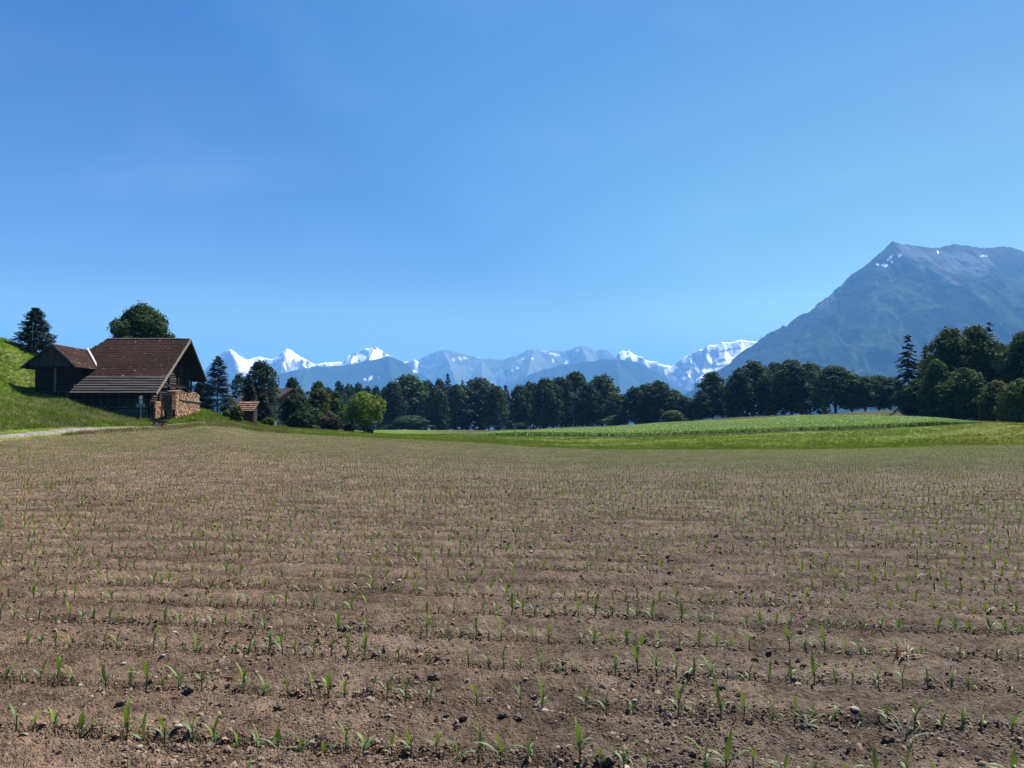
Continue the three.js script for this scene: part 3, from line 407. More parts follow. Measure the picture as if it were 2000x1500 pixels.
  // the grey lower part: seven rows of overlapping weathered planks
  const NB = 7; for (let k = 0; k < NB; k++) {
    const cuts = [X0 - 0.05, X0 + 2 + R(), X0 + 4 + R(), X0 + 5.8 + R(), XR + 0.02];
    for (let i = 0; i < 4; i++) { const q0 = LG * k / NB - 0.05, q1 = LG * (k + 1) / NB + 0.1, lift0 = 0.12 + 0.02 * R(), lift1 = 0.03; const P = (x, q, l) => V(x, HE, ZE).addScaledVector(W, q).addScaledVector(N, l); mesh('roof_plank', slab([P(cuts[i] + 0.004, q0, lift0), P(cuts[i + 1] - 0.004, q0, lift0), P(cuts[i + 1] - 0.004, q1, lift1), P(cuts[i] + 0.004, q1, lift1)], 0.035), [M.grey, M.weather, M.grey][(k + i) % 3], barn); }
  }
  for (let x = -39.5; x < XR - 0.1; x += 0.38) { const g = new THREE.CylinderGeometry(0.1, 0.115, 0.42, 8, 1, false); g.rotateZ(Math.PI / 2 + 0.03); const m = mesh('ridge_tile', g, std(col(0.23, 0.17, 0.145), 0.9), barn); m.position.set(x + 0.2, HR + 0.05 + 0.012 * Math.sin(x * 3), ZR); }

  // the front annex with its own gable
  const AX = -40.6, AZ = -70.6, AR = 8.62, EL = -43.25, ER = -38.42, YE = 6.62, AW = -71.5;
  mesh('annex_roof_deck', slab([V(ER, YE, AZ), V(ER, YE, -74.5), V(AX, AR, -76.7), V(AX, AR, AZ)], 0.1), M.darker, barn);
  mesh('annex_roof_deck', slab([V(AX, AR, AZ), V(AX, AR, -77), V(EL, YE - 0.05, -77), V(EL, YE - 0.05, AZ)], 0.1), M.darker, barn);
  { const Wd = V(AX - ER, AR - YE, 0), LA = Wd.length(); Wd.normalize(); tiles(barn, V(ER, YE, AZ), V(0, 0, -1), Wd, LA, () => 0.05, (q) => lerp(3.9, 6.05, q / LA), (R2, u, q) => oldTile(R2, u + 20, q), 33, 0.17, 0.28); const We = V(AX - EL, AR - YE, 0).normalize(); tiles(barn, V(EL, YE - 0.05, -77), V(0, 0, 1), We, LA + 0.3, () => 0.05, () => 6.3, oldTile, 34, 0.2, 0.3); }
  { const a = V(ER + 0.1, YE + 0.16, -74.3), b = V(AX + 0.12, AR + 0.2, -76.4); mesh('valley_flashing', bar(a, b, 0.17, 0.04), M.metal, barn); }
  mesh('annex_verge', slab([V(ER + 0.02, YE - 0.16, AZ + 0.05), V(ER + 0.02, YE + 0.04, AZ + 0.05), V(AX, AR + 0.06, AZ + 0.05), V(AX, AR - 0.18, AZ + 0.05)], 0.04), M.weather, barn);
  mesh('annex_verge', slab([V(AX, AR - 0.18, AZ + 0.05), V(AX, AR + 0.06, AZ + 0.05), V(EL - 0.02, YE + 0.0, AZ + 0.05), V(EL - 0.02, YE - 0.2, AZ + 0.05)], 0.04), M.weather, barn);
  const top = (x) => (x > AX ? lerp(AR, YE, (x - AX) / (ER - AX)) : lerp(AR, YE, (AX - x) / (AX - EL))) - 0.2;
  for (let x = -42.55, i = 0; x < -39.0; i++) { const w = 0.19 + 0.05 * R(), x1 = Math.min(x + w, -38.95); mesh('gable_board', slab([V(x + 0.005, 6.72, AZ - 0.12 + 0.015 * (i % 2)), V(x1 - 0.005, 6.72, AZ - 0.12 + 0.015 * (i % 2)), V(x1 - 0.005, Math.max(6.78, top(x1)), AZ - 0.12 + 0.015 * (i % 2)), V(x + 0.005, Math.max(6.78, top(x)), AZ - 0.12 + 0.015 * (i % 2))], 0.03), [M.weather, M.grey, M.weather][(i * 5) % 3], barn); x += w; }
  for (let x = -42.5, i = 0; x < -39.06; i++) { const w = 0.22 + 0.06 * R(), x1 = Math.min(x + w, -39.05), lo = ground(x, AW) - 0.6; mesh('annex_board', boxAt(x + 0.005, x1 - 0.005, lo, 6.72, AW - 0.06, AW + 0.012 * (i % 3)), [M.dark, M.darker, M.weather][(i * 4) % 3], barn); x += w; }
  mesh('annex_left_wall', slab([V(-42.5, 2.5, -77), V(-42.5, 2.5, AW - 0.065), V(-42.5, 6.6, AW - 0.065), V(-42.5, 6.6, -77)], 0.08), M.dark, barn);
  mesh('annex_right_wall', slab([V(-39.06, 3, AW - 0.065), V(-39.06, 3, -74.4), V(-39.06, 6.62, -74.4), V(-39.06, 6.62, AW - 0.065)], 0.08), M.darker, barn);
  const door = mesh('door_post', boxAt(-40.72, -40.58, 4.45, 6.7, AW + 0.03, AW + 0.13), M.pale, barn); mesh('door_rail', boxAt(-42.0, -39.35, 4.42, 4.54, AW + 0.03, AW + 0.1), M.grey, barn);
  for (const [a, b] of [[-41.9, -40.76], [-40.54, -39.4]]) { const d = mesh('door_leaf', boxAt(a, b, 4.56, 6.55, AW + 0.028, AW + 0.07), M.darker, barn); for (const y of [4.85, 6.2]) mesh('door_batten', boxAt(a + 0.05, b - 0.05, y, y + 0.12, AW + 0.072, AW + 0.1), M.dark, d); }
  mesh('annex_beam', boxAt(-42.6, -39.0, 6.6, 6.715, AW + 0.035, AZ - 0.16), M.darker, barn);
}

const logMatA = wood(0.19, 0.105, 0.06, 0.4), logMatB = wood(0.13, 0.08, 0.052, 0.4);
// firewood: split logs, ends to the sunny side
function splitLog(R, len, s) { const k = 3 + Math.floor(R() * 3), pts = []; for (let i = 0; i < k + 1; i++) { const a = i / (k + 1) * Math.PI * 2 + 0.5 * R(); pts.push([Math.cos(a) * s * (0.7 + 0.4 * R()), Math.sin(a) * s * (0.7 + 0.4 * R())]); } const sh = new THREE.Shape(pts.map((p) => new THREE.Vector2(...p))); const g = new THREE.ExtrudeGeometry(sh, { depth: len, bevelEnabled: false }); g.translate(0, 0, -len / 2); g.rotateY(Math.PI / 2); return g; }
const logTone = (R) => { const k = 0.6 + 0.75 * R(), x = R(); return x > 0.8 ? col(0.62 * k, 0.47 * k, 0.36 * k) : x > 0.68 ? col(0.3 * k, 0.19 * k, 0.13 * k) : col(0.72 * k, 0.42 * k, 0.25 * k); };
const logMat = std(col(1, 1, 1), 0.9, { map: scaled(grainTex, 0.4) });
function logPile(parent, name, x, z0, z1, h, len, seed, topWave = 0.12) {
  const R = rng(seed), mats = [], cols = [], q = new THREE.Quaternion(), e = new THREE.Euler();
  for (let z = z0; z < z1; z += 0.125) { const top = h(z) + topWave * (R() - 0.5); for (let y = ground(x, -z); y < top; y += 0.105) { e.set(R() * 6.3, 0.06 * (R() - 0.5), 0.05 * (R() - 0.5)); q.setFromEuler(e); const s = 0.9 + 0.4 * R(); mats.push(new THREE.Matrix4().compose(V(x + 0.09 * (R() - 0.5), y + 0.05, -z + 0.05 * (R() - 0.5)), q, V(1, s, s))); cols.push(logTone(R)); } }
  return inst(name, splitLog(R, len, 0.068), logMat, mats, cols, parent);
}
{
  const x = -30.35, pile = thing('firewood_pile', 'long tall pile of split firewood stacked in front of the barn gable', 'firewood pile', [0, 0, 0]);
  const g0 = ground(x, -70.6), H = (z) => g0 + lerp(2.62, 2.5, (z - 70.6) / 6.2) + 0.1 * Math.sin(z * 2.1);
  logPile(pile, 'split_logs', x, 71.5, 76.85, H, 0.95, 71, 0.16);
  // the cross-stacked end with its dark hollow below
  const R = rng(9); for (let k = 0; k < 15; k++) { const y = g0 + 1.05 + k * 0.1; if (k % 2) for (let j = 0; j < 5; j++) mesh('cross_billet', bar(V(x - 0.42 + j * 0.21, y, -70.55 - 0.06 * R()), V(x - 0.42 + j * 0.21, y, -71.45), 0.085, 0.085), [logMatA, logMatB][j % 2], pile); else for (let j = 0; j < 5; j++) mesh('cross_billet', bar(V(x - 0.5 - 0.05 * R(), y, -70.66 - j * 0.19), V(x + 0.48 + 0.06 * R(), y, -70.66 - j * 0.19), 0.085, 0.085), [logMatB, logMatA][j % 2], pile); }
  for (const dx of [-0.42, 0.4]) for (const z of [-70.7, -71.35]) mesh('prop_post', boxAt(x + dx - 0.05, x + dx + 0.05, g0 - 0.1, g0 + 1.02, z - 0.05, z + 0.05), M.dark, pile);
  for (let i = 0; i < 10; i++) { const z = -71 - i * 0.58, y = H(-z) + 0.02; mesh('cover_slab', bar(V(x - 0.5 + 0.1 * R(), y + 0.05 + 0.05 * R(), z + 0.2 * (R() - 0.5)), V(x + 0.5 + 0.12 * R(), y + 0.0 + 0.08 * R(), z + 0.25 * (R() - 0.5)), 0.3, 0.035), [logMatA, M.pale, logMatB][i % 3], pile); }
  mesh('tie_pole', bar(V(x + 0.55, g0 + 1.98, -72.3), V(x + 0.56, g0 + 1.83, -76.95), 0.07, 0.07), M.pale, pile);
}
{
  const s = thing('firewood_stack', 'small orange firewood stack against the barn corner, left of the long pile', 'firewood stack');
  logPile(s, 'split_logs', -32.3, 72.35, 74.6, () => ground(-32.3, -72.4) + 1.62, 0.5, 73, 0.05);
  for (const z of [-72.2, -74.7]) mesh('end_post', boxAt(-32.36, -32.24, ground(-32.3, z) - 0.2, ground(-32.3, z) + 1.75, z - 0.05, z + 0.05), M.dark, s);
}
{ // the little red cart by the pile
  const p = onGround(312, 826, 70.2), c = thing('garden_cart', 'small dark red garden cart standing beside the firewood pile', 'cart', p.toArray(), 0.5), red = std(col(0.2, 0.03, 0.025), 0.5);
  mesh('tray', mergeGeometries([boxAt(-0.5, 0.5, 0.3, 0.34, -0.3, 0.3), boxAt(-0.5, 0.5, 0.34, 0.52, 0.27, 0.3), boxAt(-0.5, 0.5, 0.34, 0.52, -0.3, -0.27), boxAt(-0.5, -0.47, 0.34, 0.52, -0.268, 0.268), boxAt(0.47, 0.5, 0.34, 0.52, -0.268, 0.268)]), red, c);
  for (const [x, z] of [[-0.32, 0.34], [0.32, 0.34], [-0.32, -0.34], [0.32, -0.34]]) { const w = mesh('wheel', new THREE.TorusGeometry(0.13, 0.045, 8, 18), M.iron, c); w.position.set(x, 0.17, z); const h = mesh('hub', new THREE.CylinderGeometry(0.07, 0.07, 0.06, 12).rotateX(Math.PI / 2), std(col(0.6, 0.6, 0.58), 0.5), w); }
  mesh('handle', mergeGeometries([bar(V(0.5, 0.34, 0), V(0.85, 1.1, 0.05), 0.04, 0.04), bar(V(0.85, 1.1, -0.12), V(0.85, 1.1, 0.22), 0.04, 0.04)]), M.pale, c);
}
{ // the sign by the barn wall
  const p = atDepth(274.5, 822, 70.3); p.y = ground(p.x, p.z); const s = thing('sign_post', 'sign post with white disc and green board before the dark barn wall', 'sign', p.toArray(), -0.1), yAt = (py) => atDepth(274, py, 70.3).y - p.y;
  mesh('post', new THREE.CylinderGeometry(0.035, 0.04, yAt(778) + 0.3, 10).translate(0, (yAt(778) - 0.3) / 2, 0), M.metal, s);
  const d = mesh('disc', new THREE.CylinderGeometry(0.16, 0.16, 0.02, 28).rotateX(Math.PI / 2), std(col(0.75, 0.75, 0.74), 0.5), s); d.position.set(0, yAt(777), 0.05);
  const r = mesh('disc_rim', new THREE.TorusGeometry(0.17, 0.022, 8, 28), std(col(0.3, 0.31, 0.33), 0.5), d);
  mesh('panel', boxAt(-0.15, 0.15, yAt(788.5), yAt(781.5), 0.042, 0.062), std(col(0.55, 0.57, 0.6), 0.5), s);
  mesh('board', boxAt(-0.4, 0.36, yAt(795), yAt(789), 0.042, 0.067), std(col(0.2, 0.26, 0.2), 0.6), s);
}
{ // thin pole beside the tree on the hill
  const p = onGround(62.5, 690, 101), t = atRange(62.5, 631, 101), o = thing('thin_pole', 'thin bare pole standing beside the tree on the left hill', 'pole', p.toArray());
  mesh('shaft', new THREE.CylinderGeometry(0.035, 0.05, t.y - p.y + 0.5, 8).translate(0, (t.y - p.y - 0.5) / 2, 0), M.iron, o); mesh('cap', new THREE.SphereGeometry(0.06, 10, 8).translate(0, t.y - p.y, 0), M.iron, o);
}
{ // the little shed
  const D = 80, a = atDepth(459, 829, D), b = atDepth(496, 831, D), s = thing('garden_shed', 'small wooden shed with an orange tiled lean-to roof right of the barn', 'shed'), R = rng(17);
  const x0 = a.x + 0.1, x1 = b.x - 0.15, g = ground((x0 + x1) / 2, -D) - 0.4, yE = atDepth(480, 804.5, D).y, yT = atDepth(480, 786, D + 1.3).y;
  for (let x = x0, i = 0; x < x1 - 0.05; i++) { const w = 0.16 + 0.05 * R(), e = Math.min(x1, x + w); mesh('wall_board', boxAt(x + 0.004, e - 0.004, g, yE + 0.05, -D - 0.05, -D - 0.02 + 0.02 * (i % 2)), [M.weather, M.dark, M.weather][i % 3], s); x = e; }
  mesh('side_wall', boxAt(x1 - 0.06, x1, g, yE + 0.35, -D - 1.5, -D - 0.055), M.dark, s); mesh('side_wall', boxAt(x0, x0 + 0.06, g, yE + 0.35, -D - 1.5, -D - 0.055), M.dark, s); mesh('back_wall', boxAt(x0 + 0.062, x1 - 0.062, g, yT - 0.2, -D - 1.5, -D - 1.44), M.dark, s);
  const o = V(a.x - 0.05, yE, -D + 0.25), W = V(0, yT - yE, -1.75), L = W.length(); W.normalize(); const RX = b.x - a.x + 0.1;
  mesh('roof_deck', slab([o, V(o.x + RX, o.y, o.z), V(o.x + RX, o.y, o.z).addScaledVector(W, L), o.clone().addScaledVector(W, L)], 0.06), M.darker, s);
  const tm = [std(col(0.22, 0.12, 0.085), 0.9), std(col(0.17, 0.1, 0.075), 0.9), std(col(0.25, 0.16, 0.12), 0.9), std(col(0.12, 0.085, 0.07), 0.9)], tg = tileGeo(0.23, 0.62, 0.03), N = V(1, 0, 0).cross(W);
  for (let k = 0; k < 5; k++) for (let i = 0; i < 8; i++) { const m = mesh('tile', tg, tm[Math.floor(R() * 4)], s); m.position.copy(o).addScaledVector(V(1, 0, 0), (i + 0.5) * RX / 8).addScaledVector(W, (k + 0.5) * L / 5 + 0.02 * (R() - 0.5)).addScaledVector(N, 0.1 + 0.01 * R()); const d = W.clone().negate().addScaledVector(N, 0.2).normalize(); m.quaternion.setFromRotationMatrix(new THREE.Matrix4().makeBasis(V(1, 0, 0), d.clone().cross(V(1, 0, 0)), d)); }
  mesh('corner_post', new THREE.CylinderGeometry(0.05, 0.06, yE - g + 0.1, 10).translate(x1 + 0.1, (g + yE) / 2, -D + 0.08), M.grey, s);
}
{ // small white post in the meadow
  const p = onGround(537.5, 834, 85), o = thing('white_post', 'short white marker post in the grass before the house', 'post', p.toArray());
  mesh('shaft', new THREE.CylinderGeometry(0.07, 0.08, 0.62, 12).translate(0, 0.26, 0), std(col(0.8, 0.8, 0.78), 0.6), o); mesh('cap', new THREE.SphereGeometry(0.085, 12, 8).scale(1, 0.6, 1).translate(0, 0.58, 0), std(col(0.75, 0.75, 0.73), 0.6), o);
}
{ // the chalet between the trees: its gable turned to the right
  const c = atDepth(516, 833, 122), h = thing('chalet', 'half hidden chalet with dark roof, brown gable and pale lower wall', 'house', [c.x, ground(c.x, c.z), c.z], -0.62);
  // local axes: the gable wall faces +x, the eave wall faces +z
  const w = 9, d = 8.5, yb = 2.4, y1 = 3.3, yR = 6.2, S = -0.3, pale = std(col(0.46, 0.42, 0.37), 0.9, { map: scaled(mottleTex, 3) }), brown = wood(0.13, 0.07, 0.04), glass = new THREE.MeshPhysicalMaterial({ color: col(0.03, 0.04, 0.05), roughness: 0.08 }), white = std(col(0.7, 0.71, 0.73), 0.6);
  mesh('lower_wall', boxAt(-w, 0, S - 1, yb, -d, 0), pale, h);
  mesh('upper_wall', slab([V(-0.02, yb, 0), V(-0.02, yb, -d), V(-0.02, y1, -d), V(-0.02, yR - 0.15, -d / 2), V(-0.02, y1, 0)], 0.2), brown, h); mesh('eave_wall', boxAt(-w + 0.3, -0.25, yb, y1, -0.3, -0.05), brown, h);
  for (const sg of [1, -1]) { const z0 = sg > 0 ? 1.1 : -d - 1.1, e = V(1.3, y1 - 0.35, z0), f = V(-w - 0.6, y1 - 0.35, z0), r0 = V(1.3, yR, -d / 2), r1 = V(-w - 0.6, yR, -d / 2); mesh('roof', slab(sg > 0 ? [f, e, r0, r1] : [e, f, r1, r0], 0.16), M.slate, h); mesh('verge_board', slab(sg > 0 ? [V(1.34, e.y - 0.2, z0), V(1.34, yR - 0.2, -d / 2), V(1.34, yR + 0.03, -d / 2), V(1.34, e.y + 0.03, z0)].reverse().reverse() : [V(1.34, yR - 0.2, -d / 2), V(1.34, e.y - 0.2, z0), V(1.34, e.y + 0.03, z0), V(1.34, yR + 0.03, -d / 2)], 0.04), brown, h); }
  mesh('balcony_floor', boxAt(0.003, 1.0, yb - 0.1, yb + 0.02, -d + 0.4, -0.4), M.grey, h); const rail = mesh('balcony_rail', mergeGeometries([boxAt(0.94, 1.0, yb + 0.85, yb + 0.95, -d + 0.4, -0.4), boxAt(0.95, 0.99, yb + 0.15, yb + 0.72, -d + 0.4, -0.4)]), white, h);
  for (const [y, z] of [[yb + 0.35, -2.4], [yb + 0.35, -5.6]]) { const f = mesh('window', boxAt(-0.018, 0.04, y, y + 1.0, z - 0.5, z + 0.5), white, h); for (const q of [-0.25, 0.25]) mesh('pane', boxAt(0.041, 0.05, y + 0.08, y + 0.92, z + q - 0.19, z + q + 0.19), glass, f); }
  for (const [y, z] of [[0.75, -1.8], [0.75, -4.6]]) { const f = mesh('window', boxAt(0.001, 0.05, y, y + 0.9, z - 0.55, z + 0.55), white, h); for (const q of [-0.27, 0.27]) mesh('pane', boxAt(0.051, 0.06, y + 0.08, y + 0.82, z + q - 0.21, z + q + 0.21), glass, f); }
  { const f = mesh('window', boxAt(-4.2, -3.2, 0.8, 1.7, 0.001, 0.05), white, h); mesh('pane', boxAt(-4.1, -3.3, 0.88, 1.62, 0.051, 0.06), glass, f); }
  mesh('chimney', boxAt(-4.4, -3.7, yR - 0.9, yR + 0.7, -d / 2 - 1.2, -d / 2 - 0.5), pale, h);
}
// ---------------------------------------------------------------- trees and shrubs
const leafMat = new THREE.MeshPhysicalMaterial({ color: 0xffffff, vertexColors: true, roughness: 0.85, specularIntensity: 0.12, transmission: 0.3, thickness: 0, side: THREE.DoubleSide });
const brightLeafMat = leafMat.clone(); brightLeafMat.transmission = 0.45;
const barkMat = std(col(0.07, 0.058, 0.048), 0.95, { map: scaled(grainTex, 0.8), bumpMap: scaled(grainTex, 0.8), bumpScale: 0.02 });
class Leaves {
  constructor() { this.p = []; this.c = []; this.i = []; }
  // one leaf spray: a bent diamond of four points round c, long axis a, side axis b
  add(c, a, b, bend, k) { const s = this.p.length / 3; this.p.push(c.x - a.x, c.y - a.y, c.z - a.z, c.x + b.x, c.y + b.y + bend, c.z + b.z, c.x + a.x, c.y + a.y, c.z + a.z, c.x - b.x, c.y - b.y + bend, c.z - b.z); for (let j = 0; j < 4; j++) this.c.push(k[0], k[1], k[2]); this.i.push(s, s + 1, s + 2, s, s + 2, s + 3); }
  build() { return bufGeo(this.p, this.i, this.c); }
}
function limb(p, q, r0, r1, n = 6, sag = 0) { const mid = p.clone().lerp(q, 0.5); mid.y += sag; const c = new THREE.CatmullRomCurve3([p, mid, q]), g = new THREE.TubeGeometry(c, 5, 1, n, false), P = g.attributes.position; for (let i = 0; i <= 5; i++) { const o = c.getPointAt(i / 5), r = lerp(r0, r1, i / 5); for (let j = 0; j <= n; j++) { const k = i * (n + 1) + j; P.setXYZ(k, o.x + (P.getX(k) - o.x) * r, o.y + (P.getY(k) - o.y) * r, o.z + (P.getZ(k) - o.z) * r); } } g.computeVertexNormals(); return g; }
const rnd3 = (R) => { const z = 2 * R() - 1, a = 6.2832 * R(), s = Math.sqrt(1 - z * z); return V(s * Math.cos(a), z, s * Math.sin(a)); };
// broadleaf: a crown of many overlapping boughs on limbs; bare = height share below the crown; leaf colours vary round 1, the tone is the material's
function broadleaf(R, h, w, o = {}) {
  const { bare = 0.02, boughs = 36, leaf = 0.3, dens = 1, round = 0.3 + 0.26 * R(), low = 0.86 + 0.16 * R(), flat = 0.8, lightTip = 0.5 } = o, L = new Leaves(), wood = [], rad = w / 2, cb = h * bare, ch = h - cb;
  const prof = (t) => (t > round ? Math.pow(Math.max(0, 1 - Math.pow((t - round) / (1.02 - round), 2.3)), 0.62) : lerp(low, 1, Math.sin(t / round * 1.5708)));
  const tr = Math.max(0.08, w * 0.03); wood.push(limb(V(0, -0.5, 0), V(0.1 * (R() - 0.5), h * 0.72, 0.1 * (R() - 0.5)), tr, tr * 0.25, 8));
  for (let k = 0; k < boughs; k++) {
    const t = Math.pow((k + 0.5) / boughs, 0.9), a = k * 2.39996 + 0.7 * R(), pr = rad * prof(t) * (0.84 + 0.36 * R()), br = (0.3 + 0.17 * R()) * Math.min(rad, ch * 0.5) * (o.bough ?? 1);
    const d = Math.max(0, pr - br * 0.8) * (0.8 + 0.2 * R()), c = V(Math.cos(a) * d, cb + br * flat * 0.25 + (ch - br * flat * 1.2) * t, Math.sin(a) * d);
    if (c.y + br * flat > h) c.y = h - br * flat;
    if (k % 3 === 0 || (bare > 0.12 && k % 2)) wood.push(limb(V(0, Math.max(cb * 0.6, Math.min(c.y - d * 0.6, h * 0.68)), 0), c, tr * 0.4, tr * 0.08, 5, 0.1 * d));
    const bk = 0.6 + 0.75 * R(), n = Math.round(dens * 5.6 * br * br / (leaf * leaf));
    for (let i = 0; i < n; i++) {
      const u = rnd3(R); if (u.y < -0.3 && R() < 0.5) u.y *= -1; const rr = br * (0.62 + 0.45 * R() + 0.7 * (fbm(u.x * 2.6 + k * 3, u.z * 2.6 + u.y * 2, 2, 5) - 0.5));
      const p = V(c.x + u.x * rr, c.y + u.y * rr * flat, c.z + u.z * rr); if (p.y < 0.05) continue;
      const nrm = u.clone().addScaledVector(rnd3(R), 0.9).add(V(0, 0.35, 0)).normalize(), s = leaf * (0.6 + 0.75 * R()), a1 = nrm.clone().cross(rnd3(R)).normalize().multiplyScalar(s), b1 = nrm.clone().cross(a1).multiplyScalar(0.6);
      const q = bk * (0.7 + 0.6 * R()), tip = R() < lightTip * 0.3 && u.y > -0.2 ? 1.4 : 1; L.add(p, a1, b1, -0.18 * s, [q * tip, q * tip, q]);  // some upper leaves coloured lighter: painted sunlit tops, and yellowish tips of their own
    }
  }
  return { trunk: mergeGeometries(wood), crown: L.build() };
}
// conifer: whorls of drooping branches clothed with sprays
function conifer(R, h, w, o = {}) {
  const { bare = 0.03, dens = 1, droop = 0.3, leaf = 0.2, gap = 0, shape = 0.85 } = o, sz0 = leaf * 1.5, levels = Math.round(h * (1 - bare) / (sz0 * (gap ? 1.7 : 1.4))), L = new Leaves(), wood = [limb(V(0, -0.5, 0), V(0, h * 0.97, 0), Math.max(0.1, h * 0.014), 0.02, 7)], ws = rng(Math.floor(R() * 1e6));
  for (let k = 0; k < levels; k++) {
    const t = bare + (1 - bare) * (k + 0.5 * R()) / levels, y = h * t, len = w / 2 * Math.pow(1 - (t - bare) / (1 - bare), shape) * (0.82 + 0.36 * R()) + sz0 * 0.4, n = Math.max(5, Math.round(7 + 4 * R())), m = Math.max(3, Math.round(dens * 4.6 * 2 * Math.PI * len * (h / levels) / (0.9 * sz0 * sz0) / n * 0.62));
    for (let b = 0; b < n; b++) {
      if (gap && R() < gap) continue;
      const a = b / n * 6.2832 + k * 1.1 + 0.5 * R(), l = len * (gap ? 0.6 + 0.62 * R() : 0.78 + 0.3 * R()), dir = V(Math.cos(a), 0, Math.sin(a)), side = V(-Math.sin(a), 0, Math.cos(a)), bk = 0.75 + 0.5 * R();
      const yj = (R() - 0.5) * 1.5 * h / levels, at = (s) => dir.clone().multiplyScalar(l * s).add(V(0, Math.min(h * 0.97, y + yj) + l * (0.2 * s - droop * s * s * (1.2 - 0.7 * t)), 0));
      if (gap && b % 2) wood.push(limb(at(0), at(0.95), 0.05, 0.012, 4));
      for (let i = 0; i < m; i++) {
        const s = 0.12 + 0.9 * Math.pow((i + R()) / m, 0.8), c = at(s), wd = (0.62 - 0.4 * s) * l * 0.75 * (2 * R() - 1), sz = sz0 * (0.55 + 0.75 * R());
        c.addScaledVector(side, wd); c.y += (gap ? 0.5 : 1.5) * sz0 * (R() - 0.6) - 0.25 * Math.abs(wd) * droop;
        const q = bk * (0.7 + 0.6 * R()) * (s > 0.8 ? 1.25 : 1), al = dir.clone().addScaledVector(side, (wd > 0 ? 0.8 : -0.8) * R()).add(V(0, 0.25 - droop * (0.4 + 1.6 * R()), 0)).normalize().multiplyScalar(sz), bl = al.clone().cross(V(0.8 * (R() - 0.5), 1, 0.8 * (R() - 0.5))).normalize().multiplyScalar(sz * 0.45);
        L.add(c, al, bl, -0.12 * sz, [q, q, q]);
      }
    }
  }
  for (let i = 0; i < 10; i++) { const y = h * (0.93 + 0.07 * R()); L.add(V(0.05 * (R() - 0.5), y, 0.05 * (R() - 0.5)), V(0.2 * (R() - 0.5), 0.3, 0.2 * (R() - 0.5)).multiplyScalar(sz0 * 1.4), V(sz0 * 0.25, 0, sz0 * 0.2 * (R() - 0.5)), 0, [1, 1, 1]); }
  return { trunk: mergeGeometries(wood), crown: L.build() };
}
let treeSeed = 100;
const toneMats = new Map(), pool = new Map();
function toneMat(tone, bright) { const k = tone.join() + bright; if (!toneMats.has(k)) { const m = (bright ? brightLeafMat : leafMat).clone(); m.color.setRGB(...tone); toneMats.set(k, m); } return toneMats.get(k); }
// far trees share a few grown shapes, each turned and stretched to its own height and spread
function plant(kind, px, top, base, wpx, r, label, category, o = {}) {
  const R = rng(treeSeed++), p = onGround(px, base, r), t = atRange(px, top, r), h = t.y - p.y, w = wpx / FPX * r * (r > 240 ? 1.3 : 0.87), name = o.name ?? { broad: 'broadleaf_tree', con: 'conifer_tree', shrub: 'shrub' }[kind];
  const leaf = o.leaf ?? clamp(r * 0.00145, 0.11, 0.6), grow = (hh, ww, lf) => (kind === 'con' ? conifer(R, hh, ww, { leaf: lf, ...o }) : broadleaf(R, hh, ww, kind === 'shrub' ? { bare: 0, leaf: lf, bough: 1.2, ...o } : { leaf: lf, ...o }));
  const q = thing(name, label, category, p.toArray(), R() * 6.28, o.group), jit = R(), jit2 = R(); let g;
  if (r > 240 && kind !== 'con') { const key = kind + (o.bare ?? 0) + '_' + Math.floor(R() * 7) + (r > 380); if (!pool.has(key)) pool.set(key, grow(18, 11, leaf)); g = pool.get(key); } else g = grow(h, w, leaf);
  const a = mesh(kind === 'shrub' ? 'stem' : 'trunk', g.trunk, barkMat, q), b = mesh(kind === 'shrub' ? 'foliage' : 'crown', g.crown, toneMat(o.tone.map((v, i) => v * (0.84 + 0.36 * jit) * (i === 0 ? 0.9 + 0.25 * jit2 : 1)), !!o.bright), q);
  if (r > 240 && kind !== 'con') for (const m of [a, b]) m.scale.set(w / 11, h / 18, w / 11);
  return q;
}
const DG = [0.028, 0.056, 0.018], MG = [0.04, 0.08, 0.02], LG = [0.075, 0.105, 0.026], YG = [0.13, 0.18, 0.03], FIR = [0.024, 0.04, 0.026], PINE = [0.032, 0.055, 0.032];
// on and behind the hill at the left
plant('con', 67, 601, 692, 84, 103, 'dark bushy conifer alone on the left hill beside the thin pole', 'tree', { tone: [0.036, 0.066, 0.036], shape: 0.62, dens: 2.2, droop: 0.12, bare: 0.0, leaf: 0.13 });
plant('broad', 277, 593, 775, 142, 106, 'big round dense broadleaf tree rising behind the barn roof', 'tree', { tone: [0.048, 0.082, 0.022], bare: 0.24, round: 0.35, low: 0.85, lightTip: 1, dens: 1.3, boughs: 44, bough: 0.85 });
plant('broad', 243, 655, 760, 46, 98, 'small lighter green tree peeping over the barn ridge below the round tree', 'tree', { tone: LG });
plant('con', 424, 694, 817, 82, 101, 'dark spruce right of the barn, nearest to its gable', 'spruce tree', { tone: FIR, dens: 1.5, shape: 0.7, droop: 0.2 });
plant('broad', 392, 742, 802, 44, 122, 'bluish green tree seen under the right eave of the barn', 'tree', { tone: PINE });
plant('broad', 466, 727, 825, 46, 150, 'pale bluish tree between the spruce and the dark dense tree', 'tree', { tone: [0.05, 0.09, 0.05] });
plant('broad', 509, 702, 832, 78, 109, 'tall dark dense tree behind the little shed', 'tree', { tone: [0.03, 0.048, 0.024] });
plant('con', 487, 735, 828, 60, 106, 'dark conifer behind the shed roof, against the tall dense tree', 'tree', { tone: FIR, dens: 1.4 });
plant('con', 513, 768, 833, 58, 95, 'low dark conifer between the shed and the chalet', 'tree', { tone: FIR, dens: 1.5, shape: 0.6 });
plant('shrub', 462, 790, 829, 26, 80, 'leafy shrub hugging the left side of the little shed', 'shrub', { tone: LG });
